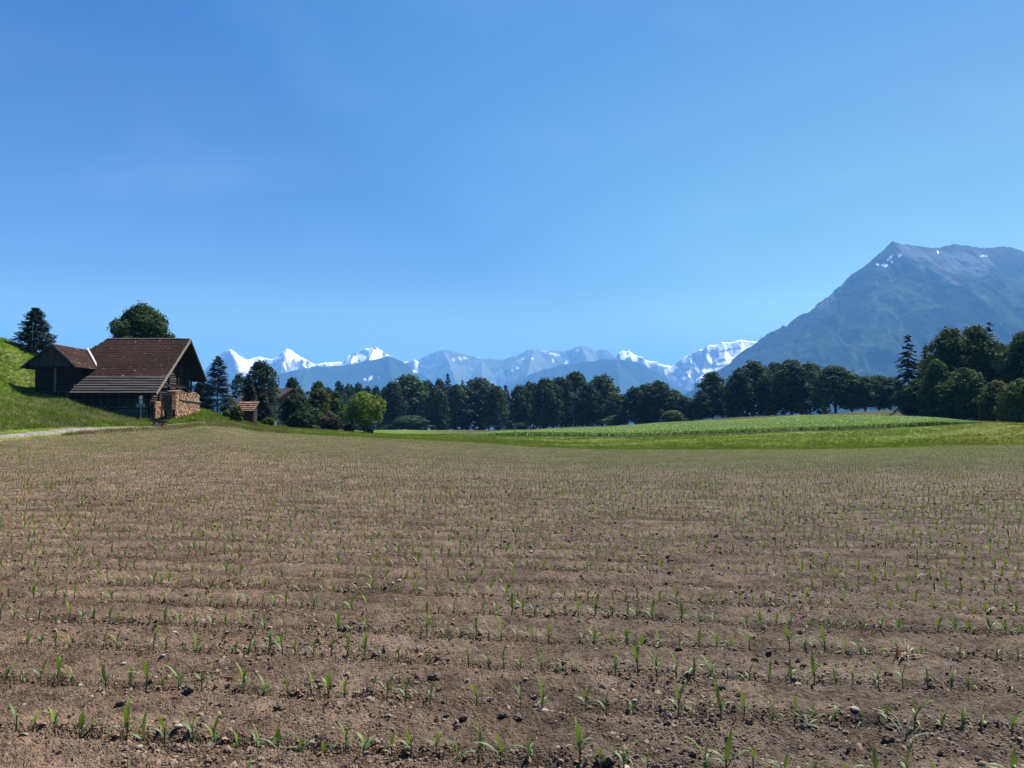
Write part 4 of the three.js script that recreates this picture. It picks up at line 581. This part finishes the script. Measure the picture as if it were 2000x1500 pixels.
plant('shrub', 445, 800, 822, 22, 84, 'low pale shrub on the grass slope below the spruce', 'shrub', { tone: MG });
plant('shrub', 525, 814, 836, 30, 87, 'light green bush between the shed and the white post', 'shrub', { tone: [0.08, 0.12, 0.03] });
plant('broad', 570, 735, 838, 52, 150, 'domed tree above the chalet roof', 'tree', { tone: DG });
plant('broad', 585, 758, 838, 40, 148, 'rounded tree right of the domed tree above the chalet', 'tree', { tone: MG });
plant('broad', 621, 743, 838, 62, 165, 'broad tree behind the yellow tipped tree', 'tree', { tone: MG });
plant('broad', 579, 767, 838, 74, 108, 'dark leafy tree at the right corner of the chalet', 'tree', { tone: DG });
plant('broad', 588, 802, 840, 62, 99, 'low dark bushy tree in front of the chalet corner', 'tree', { tone: DG });
plant('broad', 622, 756, 839, 62, 112, 'tree with yellowish tips right of the chalet', 'tree', { tone: [0.085, 0.098, 0.03], lightTip: 2 });
plant('broad', 652, 762, 840, 58, 117, 'dark full tree between the yellow tipped tree and the bright one', 'tree', { tone: MG });
plant('broad', 612, 795, 840, 54, 104, 'leafy green bush below the yellow tipped tree', 'tree', { tone: MG });
plant('shrub', 646, 806, 842, 44, 102, 'pinkish brown shrub left of the bright green tree', 'shrub', { tone: [0.13, 0.105, 0.075] });
plant('shrub', 606, 829, 841, 46, 100, 'low flat hedge bush in the meadow edge below the trees', 'shrub', { tone: [0.09, 0.1, 0.05] });
plant('broad', 712, 764, 845, 92, 101, 'bright green tree with a short dark trunk at the meadow edge', 'tree', { tone: [0.15, 0.21, 0.03], bare: 0.19, dens: 0.7, bright: true, lightTip: 1.2 });
plant('shrub', 681, 829, 844, 26, 101, 'dark clipped bush left of the bright tree trunk', 'shrub', { tone: DG });
plant('shrub', 722, 837, 845, 16, 101, 'tiny dark bush right of the bright tree trunk', 'shrub', { tone: DG });
[[662, 742, 30], [680, 748, 34], [699, 744, 30], [716, 752, 30], [733, 751, 26], [748, 757, 28], [640, 755, 34]].forEach(([px, top, w], i) => plant('broad', px, top, 842, w, 400 + 12 * (i % 3), 'far dark tree of the small wood behind the bright green tree', 'tree', { tone: DG, group: 'far trees behind the bright green tree' }));
// the long dark wood in the middle
const ord = ['first', 'second', 'third', 'fourth', 'fifth', 'sixth', 'seventh', 'eighth', 'ninth', 'tenth', 'eleventh', 'twelfth', 'thirteenth', 'fourteenth'];
[[767, 744, 46, DG], [797, 729, 74, MG], [832, 741, 54, DG], [853, 752, 40, MG], [890, 749, 50, MG], [936, 736, 72, DG], [968, 751, 48, MG], [1015, 751, 42, DG], [1036, 744, 48, MG], [1066, 737, 56, DG], [1094, 734, 52, DG], [1124, 723, 58, MG], [1150, 748, 44, DG], [1177, 730, 66, MG]].forEach(([px, top, w, tone], i) => plant('broad', px, top, 839 - 8 * sstep(px, 1000, 1200), w, 303 + 9 * (i % 3), ord[i] + ' broad tree from the left in the long dark wood at the centre', 'tree', { tone }));
[[874, 728, 30, 'tallest thin spruce in the left part of the central wood'], [903, 741, 30, 'spruce tip just right of the tallest spruce in the central wood'], [988, 752, 34, 'dark spruce in the middle of the central wood']].forEach(([px, top, w, l]) => plant('con', px, top, 839, w, 318, l, 'spruce tree', { tone: FIR, shape: 0.8, droop: 0.25 }));
plant('broad', 858, 737, 839, 30, 330, 'pale thin tree left of the tallest spruce in the central wood', 'tree', { tone: [0.05, 0.08, 0.04], dens: 0.6 });
plant('shrub', 803, 811, 841, 66, 296, 'wide leafy bush at the foot of the central wood, left end', 'shrub', { tone: MG }); plant('shrub', 1019, 825, 840, 22, 292, 'small round bush at the foot of the central wood', 'shrub', { tone: LG }); plant('shrub', 1203, 811, 831, 38, 282, 'light bush at the right foot of the central wood', 'shrub', { tone: LG }); plant('broad', 1203, 768, 832, 42, 292, 'low tree closing the right end of the central wood', 'tree', { tone: MG });
// the small group before the gap
[[1240, 754, 46, DG, 'left tree of the small group standing in the gap'], [1262, 748, 48, MG, 'second tree of the small group in the gap'], [1286, 742, 60, MG, 'tallest tree of the small group in the gap'], [1315, 760, 50, MG, 'right tree of the small group in the gap'], [1338, 773, 40, [0.055, 0.085, 0.035], 'paler low tree at the right end of the small group']].forEach(([px, top, w, tone, l], i) => plant('broad', px, top, 826, w, 282 + 5 * (i % 2), l, 'tree', { tone }));
plant('shrub', 1314, 801, 826, 36, 272, 'light bush under the small group in the gap', 'shrub', { tone: LG }); plant('broad', 1356, 786, 822, 28, 640, 'far bluish tree seen through the gap', 'tree', { tone: MG });
// the wood before the pyramid mountain
[[1372, 765, 34, 'low tree at the left end of the right wood'], [1391, 724, 50, 'tall narrow tree at the left end of the right wood'], [1424, 752, 44, 'dark tree between the narrow tree and the big round ones'], [1446, 718, 48, 'tree left of the highest crown in the right wood'], [1473, 702, 64, 'broad crown in the left half of the right wood'], [1514, 706, 66, 'broad tree at the centre of the right wood'], [1546, 700, 70, 'highest round crown of the right wood'], [1582, 706, 62, 'round crown right of the highest in the right wood']].forEach(([px, top, w, l], i) => plant('broad', px, top, 815 - 4 * i / 7, w, 262 + 6 * (i % 3), l, 'tree', { tone: i % 3 === 1 ? MG : DG }));
plant('con', 1432, 781, 816, 26, 255, 'little light conifer in front of the right wood', 'conifer', { tone: [0.04, 0.065, 0.03] });
[[1632, 713, 72, 'tree with bare lower trunk right of the round crowns'], [1664, 730, 46, 'first of the low even trees with bare trunks in the right wood'], [1690, 733, 50, 'second of the low even trees with bare trunks'], [1716, 731, 50, 'third of the low even trees with bare trunks'], [1740, 735, 48, 'last low even tree before the tall drooping spruce']].forEach(([px, top, w, l], i) => plant('broad', px, top, 806 - i, w, 250 + 4 * (i % 2), l, 'tree', { tone: i % 2 ? DG : MG, bare: 0.1 }));
// the big trees close by at the right
plant('con', 1776, 651, 815, 66, 178, 'thin drooping spruce with gaps, left of the big bright topped trees', 'spruce tree', { tone: PINE, gap: 0.34, droop: 0.55, shape: 0.6, bare: 0.1, dens: 1.2 });
plant('con', 1811, 670, 818, 44, 182, 'slim spruce behind the left shoulder of the big tree', 'spruce tree', { tone: PINE, gap: 0.15, shape: 0.7 });
plant('broad', 1795, 738, 818, 76, 172, 'dark low tree at the foot of the drooping spruce', 'tree', { tone: MG, bare: 0.02 });
plant('broad', 1860, 636, 822, 118, 166, 'big broad tree with sunlit top left of the larches', 'tree', { tone: [0.048, 0.082, 0.022], bare: 0.03, lightTip: 2 });
plant('broad', 1908, 631, 822, 102, 169, 'highest broad tree with sunlit top at the right', 'tree', { tone: [0.048, 0.082, 0.022], bare: 0.03, lightTip: 2 });
plant('broad', 1832, 700, 821, 66, 158, 'lower front tree with lit tips left below the big broad tree', 'tree', { tone: [0.056, 0.09, 0.024], bare: 0, lightTip: 2 });
plant('broad', 1885, 716, 823, 96, 154, 'lower front tree with lit tips below the highest broad tree', 'tree', { tone: [0.056, 0.09, 0.024], bare: 0, lightTip: 2 });
plant('con', 1937, 624, 823, 54, 172, 'tall feathery larch with the highest tip at the right', 'larch tree', { tone: [0.05, 0.075, 0.034], gap: 0.2, droop: 0.3, shape: 0.6, dens: 1.2 });
plant('con', 1960, 668, 823, 50, 170, 'lower larch between the tall larch and the right edge', 'larch tree', { tone: [0.05, 0.075, 0.034], gap: 0.12, droop: 0.3, shape: 0.6, dens: 1.2 });
plant('broad', 1950, 668, 823, 92, 178, 'dark broad tree filling in behind the larches at the right', 'tree', { tone: MG });
plant('broad', 1822, 690, 819, 70, 180, 'dark broad tree behind the drooping spruce and the slim spruce', 'tree', { tone: MG });
plant('con', 1988, 655, 826, 60, 158, 'larch at the right edge of the picture', 'larch tree', { tone: [0.05, 0.075, 0.034], gap: 0.1, droop: 0.3, shape: 0.55, dens: 1.2 });
plant('broad', 2008, 642, 828, 104, 152, 'dark tree cut by the right edge of the picture', 'tree', { tone: MG });
plant('broad', 1948, 742, 825, 70, 143, 'leafy front tree with pale tips at the right', 'tree', { tone: [0.075, 0.095, 0.03], bare: 0, lightTip: 2 });
plant('broad', 1992, 738, 828, 74, 134, 'fresh green front tree at the right edge', 'tree', { tone: [0.07, 0.11, 0.028], bare: 0.02, lightTip: 1.5, dens: 0.8 });
plant('broad', 2060, 700, 830, 110, 140, 'green tree just beyond the right edge', 'tree', { tone: MG });
// ---------------------------------------------------------------- young maize
const maizeMat = new THREE.MeshPhysicalMaterial({ color: col(1, 1, 1), vertexColors: true, roughness: 0.55, specularIntensity: 0.25, transmission: 0.48, thickness: 0, side: THREE.DoubleSide });
const stemMat = std(col(0.085, 0.12, 0.05), 0.6);
// a leaf blade: rises from the stem at height y0, arches over and tapers; a shallow fold along the midrib
function blade(R, y0, len, wid, ang, lift, arch, n = 5, tone = [0.12, 0.22, 0.04]) {
  const pos = [], idx = [], cc = [], d = V(Math.cos(ang), 0, Math.sin(ang)), s = V(-Math.sin(ang), 0, Math.cos(ang)), tw = 0.5 * (R() - 0.5); let p = V(0, y0, 0), th = lift;
  for (let i = 0; i <= n; i++) { const t = i / n, w = wid * (t < 0.3 ? 0.45 + t * 1.83 : Math.max(0.02, 1 - Math.pow((t - 0.3) / 0.7, 1.7))) / 2, up = V(0, 1, 0).multiplyScalar(Math.cos(th)).addScaledVector(d, -Math.sin(th)), sd = s.clone().applyAxisAngle(d, tw * t); for (const e of [-1, 0, 1]) { const q = p.clone().addScaledVector(sd, e * w).addScaledVector(up, e ? 0.28 * w : 0); pos.push(q.x, q.y, q.z); const k = (0.85 + 0.3 * t) * (e ? 1 : 1.1); cc.push(tone[0] * k, tone[1] * k, tone[2] * k); } p = p.clone().addScaledVector(d, Math.cos(th) * len / n).add(V(0, Math.sin(th) * len / n, 0)); th -= arch / n * (0.5 + t); }
  for (let i = 0; i < n; i++) for (let e = 0; e < 2; e++) { const a = i * 3 + e; idx.push(a, a + 3, a + 1, a + 1, a + 3, a + 4); }
  return bufGeo(pos, idx, cc);
}
function seedlingParts(seed, n = 5) {
  const R = rng(seed), h = 0.055 + 0.045 * R(), leaves = [], a0 = R() * 6.28, bend = V(0.02 * (R() - 0.5), 0, 0.02 * (R() - 0.5));
  const low = 1 + Math.floor(R() * 2.2); for (let k = 0; k < low; k++) leaves.push(blade(R, h * (0.45 + 0.35 * k / low), 0.07 + 0.07 * R(), 0.0125 + 0.005 * R(), a0 + k * Math.PI + 0.8 * (R() - 0.5), 0.75 + 0.4 * R(), 1.6 + 1.1 * R(), n, [0.14, 0.225, 0.085]));
  leaves.push(blade(R, h * 0.9, 0.075 + 0.05 * R(), 0.016 + 0.008 * R(), a0 + 1.4 + R(), 1.3 + 0.25 * R(), 0.3 + 0.8 * R(), n, [0.27, 0.41, 0.045]));
  if (R() > 0.35) leaves.push(blade(R, h * 0.8, 0.08 + 0.05 * R(), 0.014 + 0.006 * R(), a0 + 4.4 + R(), 1.05 + 0.3 * R(), 1.0 + 0.8 * R(), n, [0.19, 0.3, 0.065]));
  return { stem: limb(V(0, -0.02, 0), V(bend.x, h, bend.z), 0.0042, 0.003, 5), leaves };
}
const variants = []; for (let i = 0; i < 16; i++) { const s = seedlingParts(500 + i), g = new THREE.Group(); g.userData = { label: 'young maize seedling with narrow green leaves in the brown soil', category: 'seedling', group: 'young maize seedlings in the brown field' }; for (const [n, geo, m] of [['stem', s.stem, stemMat], ...s.leaves.map((l) => ['leaf', l, maizeMat])]) { const c = new THREE.Mesh(geo, m); c.name = n; c.castShadow = c.receiveShadow = true; g.add(c); } variants.push(g); }
const soilY = (x, z) => { const r = Math.hypot(x, z); return ground(x, z) + soilRelief(x, z, r); };
const rowAt = (k) => 2.6 + k * ROW;
const fieldR = (x, z) => { const az = Math.atan2(x, -z); return LAND.F.r(az) + wob(az); };
{
  const R = rng(77); let made = 0; const MAX = 300, segAt = []; let lastRow = 0;
  // the nearest rows plant by plant
  outer: for (let k = 0; k < 16; k++) {
    const v = rowAt(k); let u = -0.72 * (v + 3) - 3;
    while (u < 0.8 * (v + 3) + 3) {
      u += 0.1 + 0.055 * R() + (R() < 0.09 ? 0.15 : 0); const j = 0.05 * (R() - 0.5) + 0.06 * (fbm(u * 0.4, k * 7.7, 2, 12) - 0.5), x = RU.x * u + RV.x * (v + j), z = RU.z * u + RV.z * (v + j), az = Math.atan2(x, -z), r = Math.hypot(x, z);
      if (Math.abs(az) > 0.6 || r < 3.0) { if (Math.abs(az) < 1.1 && r > 1.5) segAt.push([x, z, 1]); continue; }
      if (made >= MAX) { segAt.push([x, z, 1]); continue; }
      const o = variants[Math.floor(R() * 16)].clone(); o.name = numbered('maize_seedling'); const s = 0.85 + 0.6 * R() * (R() < 0.15 ? 0.6 : 1); o.scale.setScalar(s); o.position.set(x, soilY(x, z) - 0.004, z); o.rotation.set(0.25 * (R() - 0.5), R() * 6.28, 0.25 * (R() - 0.5)); scene.add(o); made++;
    }
    lastRow = k; if (made >= MAX && k > 3) break outer;
  }
  // all further rows: short lengths of row with eight plants each
  const L = 1.3, parts = [], Q = rng(78);
  for (let i = 0; i < 11; i++) { const s = seedlingParts(700 + i, 3), m = new THREE.Matrix4().compose(V((i + 0.5 + 0.5 * (Q() - 0.5)) * L / 11 - L / 2, 0, 0.07 * (Q() - 0.5)), new THREE.Quaternion().setFromEuler(new THREE.Euler(0.2 * (Q() - 0.5), Q() * 6.28, 0.2 * (Q() - 0.5))), V(1, 1, 1).multiplyScalar(0.76 + 0.42 * Q())); for (const l of s.leaves) parts.push(l.applyMatrix4(m)); const st = blade(Q, -0.02, 0.09, 0.005, 0, 1.5, 0.05, 1, [0.1, 0.15, 0.06]); parts.push(st.applyMatrix4(m)); }
  const seg = mergeGeometries(parts), mats = [], cols = [];
  for (let k = lastRow + 1; k < 130; k++) {
    const v = rowAt(k);
    for (let u = -0.85 * (v + 8) - 6; u < 0.85 * (v + 8) + 6; u += L) {
      const uu = u + 0.3 * R(), x = RU.x * uu + RV.x * v, z = RU.z * uu + RV.z * v, r = Math.hypot(x, z), az = Math.atan2(x, -z); if (Math.abs(az) > 0.72 || r > fieldR(x, z) - 0.4 || r < 1.5) continue;
      if (R() < 0.05) continue;
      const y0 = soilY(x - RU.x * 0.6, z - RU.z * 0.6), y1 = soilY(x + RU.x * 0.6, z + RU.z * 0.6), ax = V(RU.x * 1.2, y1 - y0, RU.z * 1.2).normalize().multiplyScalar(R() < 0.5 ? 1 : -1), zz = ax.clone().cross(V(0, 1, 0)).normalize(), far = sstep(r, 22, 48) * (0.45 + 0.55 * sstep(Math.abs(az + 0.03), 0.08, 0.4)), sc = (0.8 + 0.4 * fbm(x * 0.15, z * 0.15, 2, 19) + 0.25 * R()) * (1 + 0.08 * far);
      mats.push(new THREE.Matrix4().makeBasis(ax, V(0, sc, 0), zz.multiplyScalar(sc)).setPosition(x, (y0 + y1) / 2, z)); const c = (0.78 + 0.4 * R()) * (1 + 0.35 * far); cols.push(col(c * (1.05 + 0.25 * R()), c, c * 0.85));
    }
  }
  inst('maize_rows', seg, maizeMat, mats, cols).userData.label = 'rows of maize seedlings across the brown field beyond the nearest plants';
  const one = []; { const s = seedlingParts(505, 4); one.push(...s.leaves, blade(R, -0.02, 0.1, 0.008, 0, 1.5, 0.05, 1, [0.08, 0.12, 0.05])); }
  inst('maize_seedlings_beside', mergeGeometries(one), maizeMat, segAt.map(([x, z]) => new THREE.Matrix4().compose(V(x, soilY(x, z), z), new THREE.Quaternion().setFromAxisAngle(V(0, 1, 0), R() * 6.28), V(1, 1, 1).multiplyScalar(0.8 + 0.5 * R())))).userData.label = 'further single maize seedlings of the near rows';
}
// taller maize in the strip beyond the meadow
{
  const R = rng(81), parts = []; for (let k = 0; k < 7; k++) { parts.push(blade(R, 0.1 + 0.06 * k, 0.42 + 0.2 * R(), 0.07 + 0.03 * R(), k * 2.5 + R(), 1.0 + 0.35 * R(), 1.1 + 0.9 * R(), 4, [0.19 + 0.09 * R(), 0.3 + 0.1 * R(), 0.05])); }
  const geo = mergeGeometries(parts), mats = [], cols = [];
  for (let i = 0; i < 62000; i++) {
    const az = lerp(A0, A1, R()), a = LAND.E2.r(az), b = LAND.E3.r(az), r = Math.sqrt(lerp(a * a, b * b, R())); if (b - a < 2 && R() > 0.3) continue; if (az - A0 < 0.05 * R() * (1 + (r - a) / 30)) continue;
    let x = r * Math.sin(az), z = -r * Math.cos(az); const v = x * 0.5 - z * 0.866, vv = Math.round(v / 0.75) * 0.75 + 0.1 * (R() - 0.5); x += 0.5 * (vv - v); z += -0.866 * (vv - v);
    const s = 0.8 * (0.8 + 0.55 * fbm(x * 0.09, z * 0.09, 3, 26) + 0.2 * (R() - 0.5)) * (0.25 + 0.75 * (1 - sstep(az, pxAz(1800), A1))) * (0.35 + 0.65 * sstep(az, A0, pxAz(1010))), c = 0.85 + 0.4 * R();
    mats.push(new THREE.Matrix4().compose(V(x, ground(x, z), z), new THREE.Quaternion().setFromEuler(new THREE.Euler(0.15 * (R() - 0.5), R() * 6.28, 0.15 * (R() - 0.5))), V(s, s, s))); cols.push(col(c, c, c));
  }
  inst('tall_maize', geo, maizeMat, mats, cols).userData.label = 'strip of taller bright green maize in front of the woods';
}
// ---------------------------------------------------------------- clods, pebbles and dry stalks on the soil
function lump(seed, detail = 1, rough = 0.35) { const g = new THREE.IcosahedronGeometry(1, detail), P = g.attributes.position, s = seed * 3.7; for (let i = 0; i < P.count; i++) { const v = V(P.getX(i), P.getY(i), P.getZ(i)), k = 1 - rough / 2 + rough * fbm(v.x * 1.6 + s, v.y * 1.6 + v.z * 1.3 + s, 2, 8) + rough * 0.6 * (fbm(v.x * 3 + s, v.z * 3 - v.y * 2, 2, 9) - 0.5); P.setXYZ(i, v.x * k, v.y * k * 0.75, v.z * k); } g.computeVertexNormals(); return g; }
{
  const R = rng(91), mats = [], cols = [], q = new THREE.Quaternion();
  for (let i = 0; i < 190000; i++) {
    const az = lerp(-0.66, 0.66, R()), r = 2.5 + 23 * Math.pow(R(), 1.5), x = r * Math.sin(az), z = -r * Math.cos(az), patch = vn(x * 1.1, z * 1.6, 61) * 0.6 + vn(x * 3.5, z * 3.5, 62) * 0.4; const vv = x * RV.x + z * RV.z, rv = Math.abs(vv - (2.6 + ROW * Math.round((vv - 2.6) / ROW))); if (R() > 0.12 + 0.9 * sstep(patch, 0.42, 0.8) + 0.4 * (1 - sstep(rv, 0.05, 0.16))) continue;
    const s = Math.min(0.019, 0.0045 * Math.pow(1 - R(), -0.34)) * (1 + Math.max(0, r - 8) * 0.05); q.setFromEuler(new THREE.Euler(R() * 6, R() * 6, R() * 6));
    mats.push(new THREE.Matrix4().compose(V(x, soilY(x, z) + 0.05 * s, z), q, V(s * (0.7 + 0.9 * R()), s * (0.5 + 0.5 * R()), s))); const k = 0.75 + 0.5 * R(), left = sstep(-x / Math.max(4, r), -0.35, 0.6); cols.push(col(0.22 * k * (1 + 0.1 * left), 0.166 * k, 0.124 * k * (1 - 0.06 * left)));
  }
  inst('soil_clods', lump(3, 1, 0.9), new THREE.MeshPhysicalMaterial({ color: 0xffffff, roughness: 1, specularIntensity: 0.2 }), mats, cols).userData.label = 'crumbs and clods of brown soil';
  const sm = [], sc = []; for (let i = 0; i < 600; i++) { const az = lerp(-0.64, 0.64, R()), r = 3 + 27 * Math.pow(R(), 1.2), x = r * Math.sin(az), z = -r * Math.cos(az), s = 0.006 + 0.008 * R() * R(); q.setFromEuler(new THREE.Euler(0.4 * R(), R() * 6, 0.4 * R())); sm.push(new THREE.Matrix4().compose(V(x, soilY(x, z) + 0.3 * s, z), q, V(s * 1.3, s * 0.7, s))); const k = 0.2 + 0.16 * R(); sc.push(col(k, k * 0.93, k * 0.84)); }
  inst('gravel', lump(5, 1, 0.2), std(col(1, 1, 1), 0.8), sm, sc).userData.label = 'small pale gravel scattered over the soil';
  // the pebbles and big clods that stand out, one by one
  const pg = [lump(11, 2, 0.25), lump(12, 2, 0.25), lump(13, 2, 0.3)], pm = [std(col(0.34, 0.3, 0.26), 0.9), std(col(0.28, 0.245, 0.21), 0.9)];
  [[348, 1427, 0.019], [272, 1462, 0.016], [1669, 1401, 0.022], [1558, 1328, 0.02], [1572, 1331, 0.02], [1062, 1386, 0.026], [1222, 1493, 0.022], [318, 1292, 0.016], [340, 1235, 0.018], [466, 1357, 0.014], [410, 1190, 0.015], [612, 1203, 0.016], [1370, 1304, 0.012], [720, 1088, 0.02], [1181, 1068, 0.022], [904, 1065, 0.018], [1038, 1082, 0.026], [764, 1145, 0.026], [780, 1138, 0.02], [1210, 966, 0.03], [1222, 964, 0.03], [156, 1344, 0.014], [1255, 1090, 0.026], [1920, 1420, 0.02], [1812, 1330, 0.012], [241, 1304, 0.016], [690, 1280, 0.014], [1240, 1378, 0.014]].forEach(([px, py, s], i) => { const b = bearing(px, py), r = EYE / -b.tan, x = r * Math.sin(b.az), z = -r * Math.cos(b.az), m = mesh('pale_pebble', pg[i % 3], pm[i % 2]); m.scale.set(s * 1.2, s * 0.8, s); m.rotation.y = i * 1.3; m.position.set(x, soilY(x, z) + 0.35 * s, z); tag(m, 'pale pebble lying on the brown soil between the seedlings', 'pebble', 'pale pebbles on the field'); });
  const cg = [lump(21, 2, 0.9), lump(22, 2, 0.9), lump(23, 2, 0.9)], cm = std(col(0.2, 0.152, 0.118), 1, { bumpMap: scaled(granTex, 0.3), bumpScale: 0.005 });
  [[848, 1332, 0.04], [1182, 1486, 0.045], [905, 1412, 0.028], [985, 1408, 0.03], [1012, 1410, 0.025], [872, 1403, 0.02], [545, 1388, 0.03], [1735, 1319, 0.026], [1568, 1304, 0.024], [1835, 1348, 0.03], [1735, 1450, 0.03], [1740, 1430, 0.028], [1630, 1423, 0.03], [690, 1222, 0.03], [1502, 1280, 0.024], [1326, 1271, 0.028], [1430, 1270, 0.03], [1950, 1206, 0.035], [1474, 1293, 0.026], [1058, 972, 0.07], [1040, 971, 0.05], [1170, 1190, 0.03], [370, 1362, 0.03], [236, 1380, 0.03], [355, 1450, 0.03], [1345, 1480, 0.035]].forEach(([px, py, s], i) => { const b = bearing(px, py), r = EYE / -b.tan, x = r * Math.sin(b.az), z = -r * Math.cos(b.az), m = mesh('soil_clod', cg[i % 3], cm); m.scale.set(s, s * 0.85, s * 0.9); m.rotation.y = i * 2.1; m.position.set(x, soilY(x, z) + 0.45 * s, z); tag(m, 'larger dark clod of earth standing out of the brown soil', 'clod', 'larger clods on the field'); });
  // the dry tuft and the wilted plants at the right
  const at = (px, py) => { const b = bearing(px, py), r = EYE / -b.tan; return V(r * Math.sin(b.az), 0, -r * Math.cos(b.az)); };
  const tuft = (px, py, label, tone, n, len, name) => { const p = at(px, py), t = thing(name, label, 'plant', [p.x, soilY(p.x, p.z), p.z]); const m = new THREE.MeshPhysicalMaterial({ color: col(1, 1, 1), vertexColors: true, roughness: 0.9, transmission: 0.2, thickness: 0, side: THREE.DoubleSide }); for (let k = 0; k < n; k++) mesh('leaf', blade(R, 0.005, len * (0.6 + 0.8 * R()), 0.009, R() * 6.28, 0.2 + 1.1 * R(), 1.6, 5, tone(R)), m, t); return t; };
  tuft(1772, 1288, 'dry grey straw tuft lying among the seedlings at the right', (R) => [0.3 * (0.7 + 0.5 * R()), 0.26, 0.17], 16, 0.14, 'dry_tuft'); tuft(1752, 1286, 'reddish dry root wisp beside the grey straw tuft', (R) => [0.36, 0.17, 0.08], 12, 0.13, 'root_wisp');
  tuft(1770, 1456, 'wilted maize plant collapsed on the soil near the bottom right', () => [0.1, 0.13, 0.07], 6, 0.16, 'wilted_seedling'); tuft(1578, 1424, 'limp leafy weed beside a tall seedling at the lower right', () => [0.13, 0.17, 0.09], 9, 0.12, 'leafy_weed');
}
// ---------------------------------------------------------------- grass that stands up at the edges and over the meadow
{
  const R = rng(95), parts = []; for (let k = 0; k < 7; k++) parts.push(blade(R, 0, 0.16 + 0.14 * R(), 0.02, R() * 6.28, 1.0 + 0.5 * R(), 0.7 * R(), 2, [0.1 + 0.03 * R(), 0.14, 0.035]).translate(0.2 * (R() - 0.5), 0, 0.2 * (R() - 0.5)));
  const geo = mergeGeometries(parts), mats = [], cols = [], tone = (az, x, z, r) => { const c = column(az), g = grassCol(x, z, r, az, 0, c); return col(g[0] * 1.1, g[1] * 0.97, g[2] * 1.2); };
  const put = (az, r, s) => { const x = r * Math.sin(az), z = -r * Math.cos(az); if (az < pxAz(420) && r < 82 && trackCurve.some((p) => (p.x - x) ** 2 + (p.z - z) ** 2 < 1.5)) return; mats.push(new THREE.Matrix4().compose(V(x, ground(x, z) - 0.02, z), new THREE.Quaternion().setFromAxisAngle(V(0, 1, 0), R() * 6.28), V(s * 1.5, s, s * 1.5))); cols.push(tone(az, x, z, r).multiplyScalar(0.65 + 0.7 * R())); };
  for (let i = 0; i < 42000; i++) { const az = lerp(pxAz(-250), pxAz(560), R()), c = LAND.F.r(az) + wob(az), e = LAND.E4.r(az) + 1, r = lerp(c, e, Math.pow(R(), 1.3)); put(az, r, 0.6 + 0.7 * R()); }
  for (let i = 0; i < 42000; i++) { const az = lerp(pxAz(540), pxAz(2080), R()), c = LAND.F.r(az) + wob(az), e = az > A1 ? LAND.E4.r(az) : az > A0 ? LAND.E2.r(az) : LAND.E3.r(az), r = lerp(c + 0.1, e, Math.pow(R(), 1.4)); put(az, r, 0.35 + 0.5 * R()); }
  inst('grass', geo, new THREE.MeshPhysicalMaterial({ color: col(1, 1, 1), roughness: 0.7, transmission: 0.45, thickness: 0, side: THREE.DoubleSide, specularIntensity: 0.12 }), mats, cols.map((c) => c.multiplyScalar(0.27))).userData.label = 'standing grass of the meadow';
}
// base colours for this exposure: all surfaces but the snow mountains a shade deeper
{ const done = new Set(); scene.traverse((o) => { if (o.isMesh && !done.has(o.material) && o.material.name !== 'mountain') { done.add(o.material); o.material.color.multiplyScalar(0.68); } }); }
renderer.render(scene, camera);
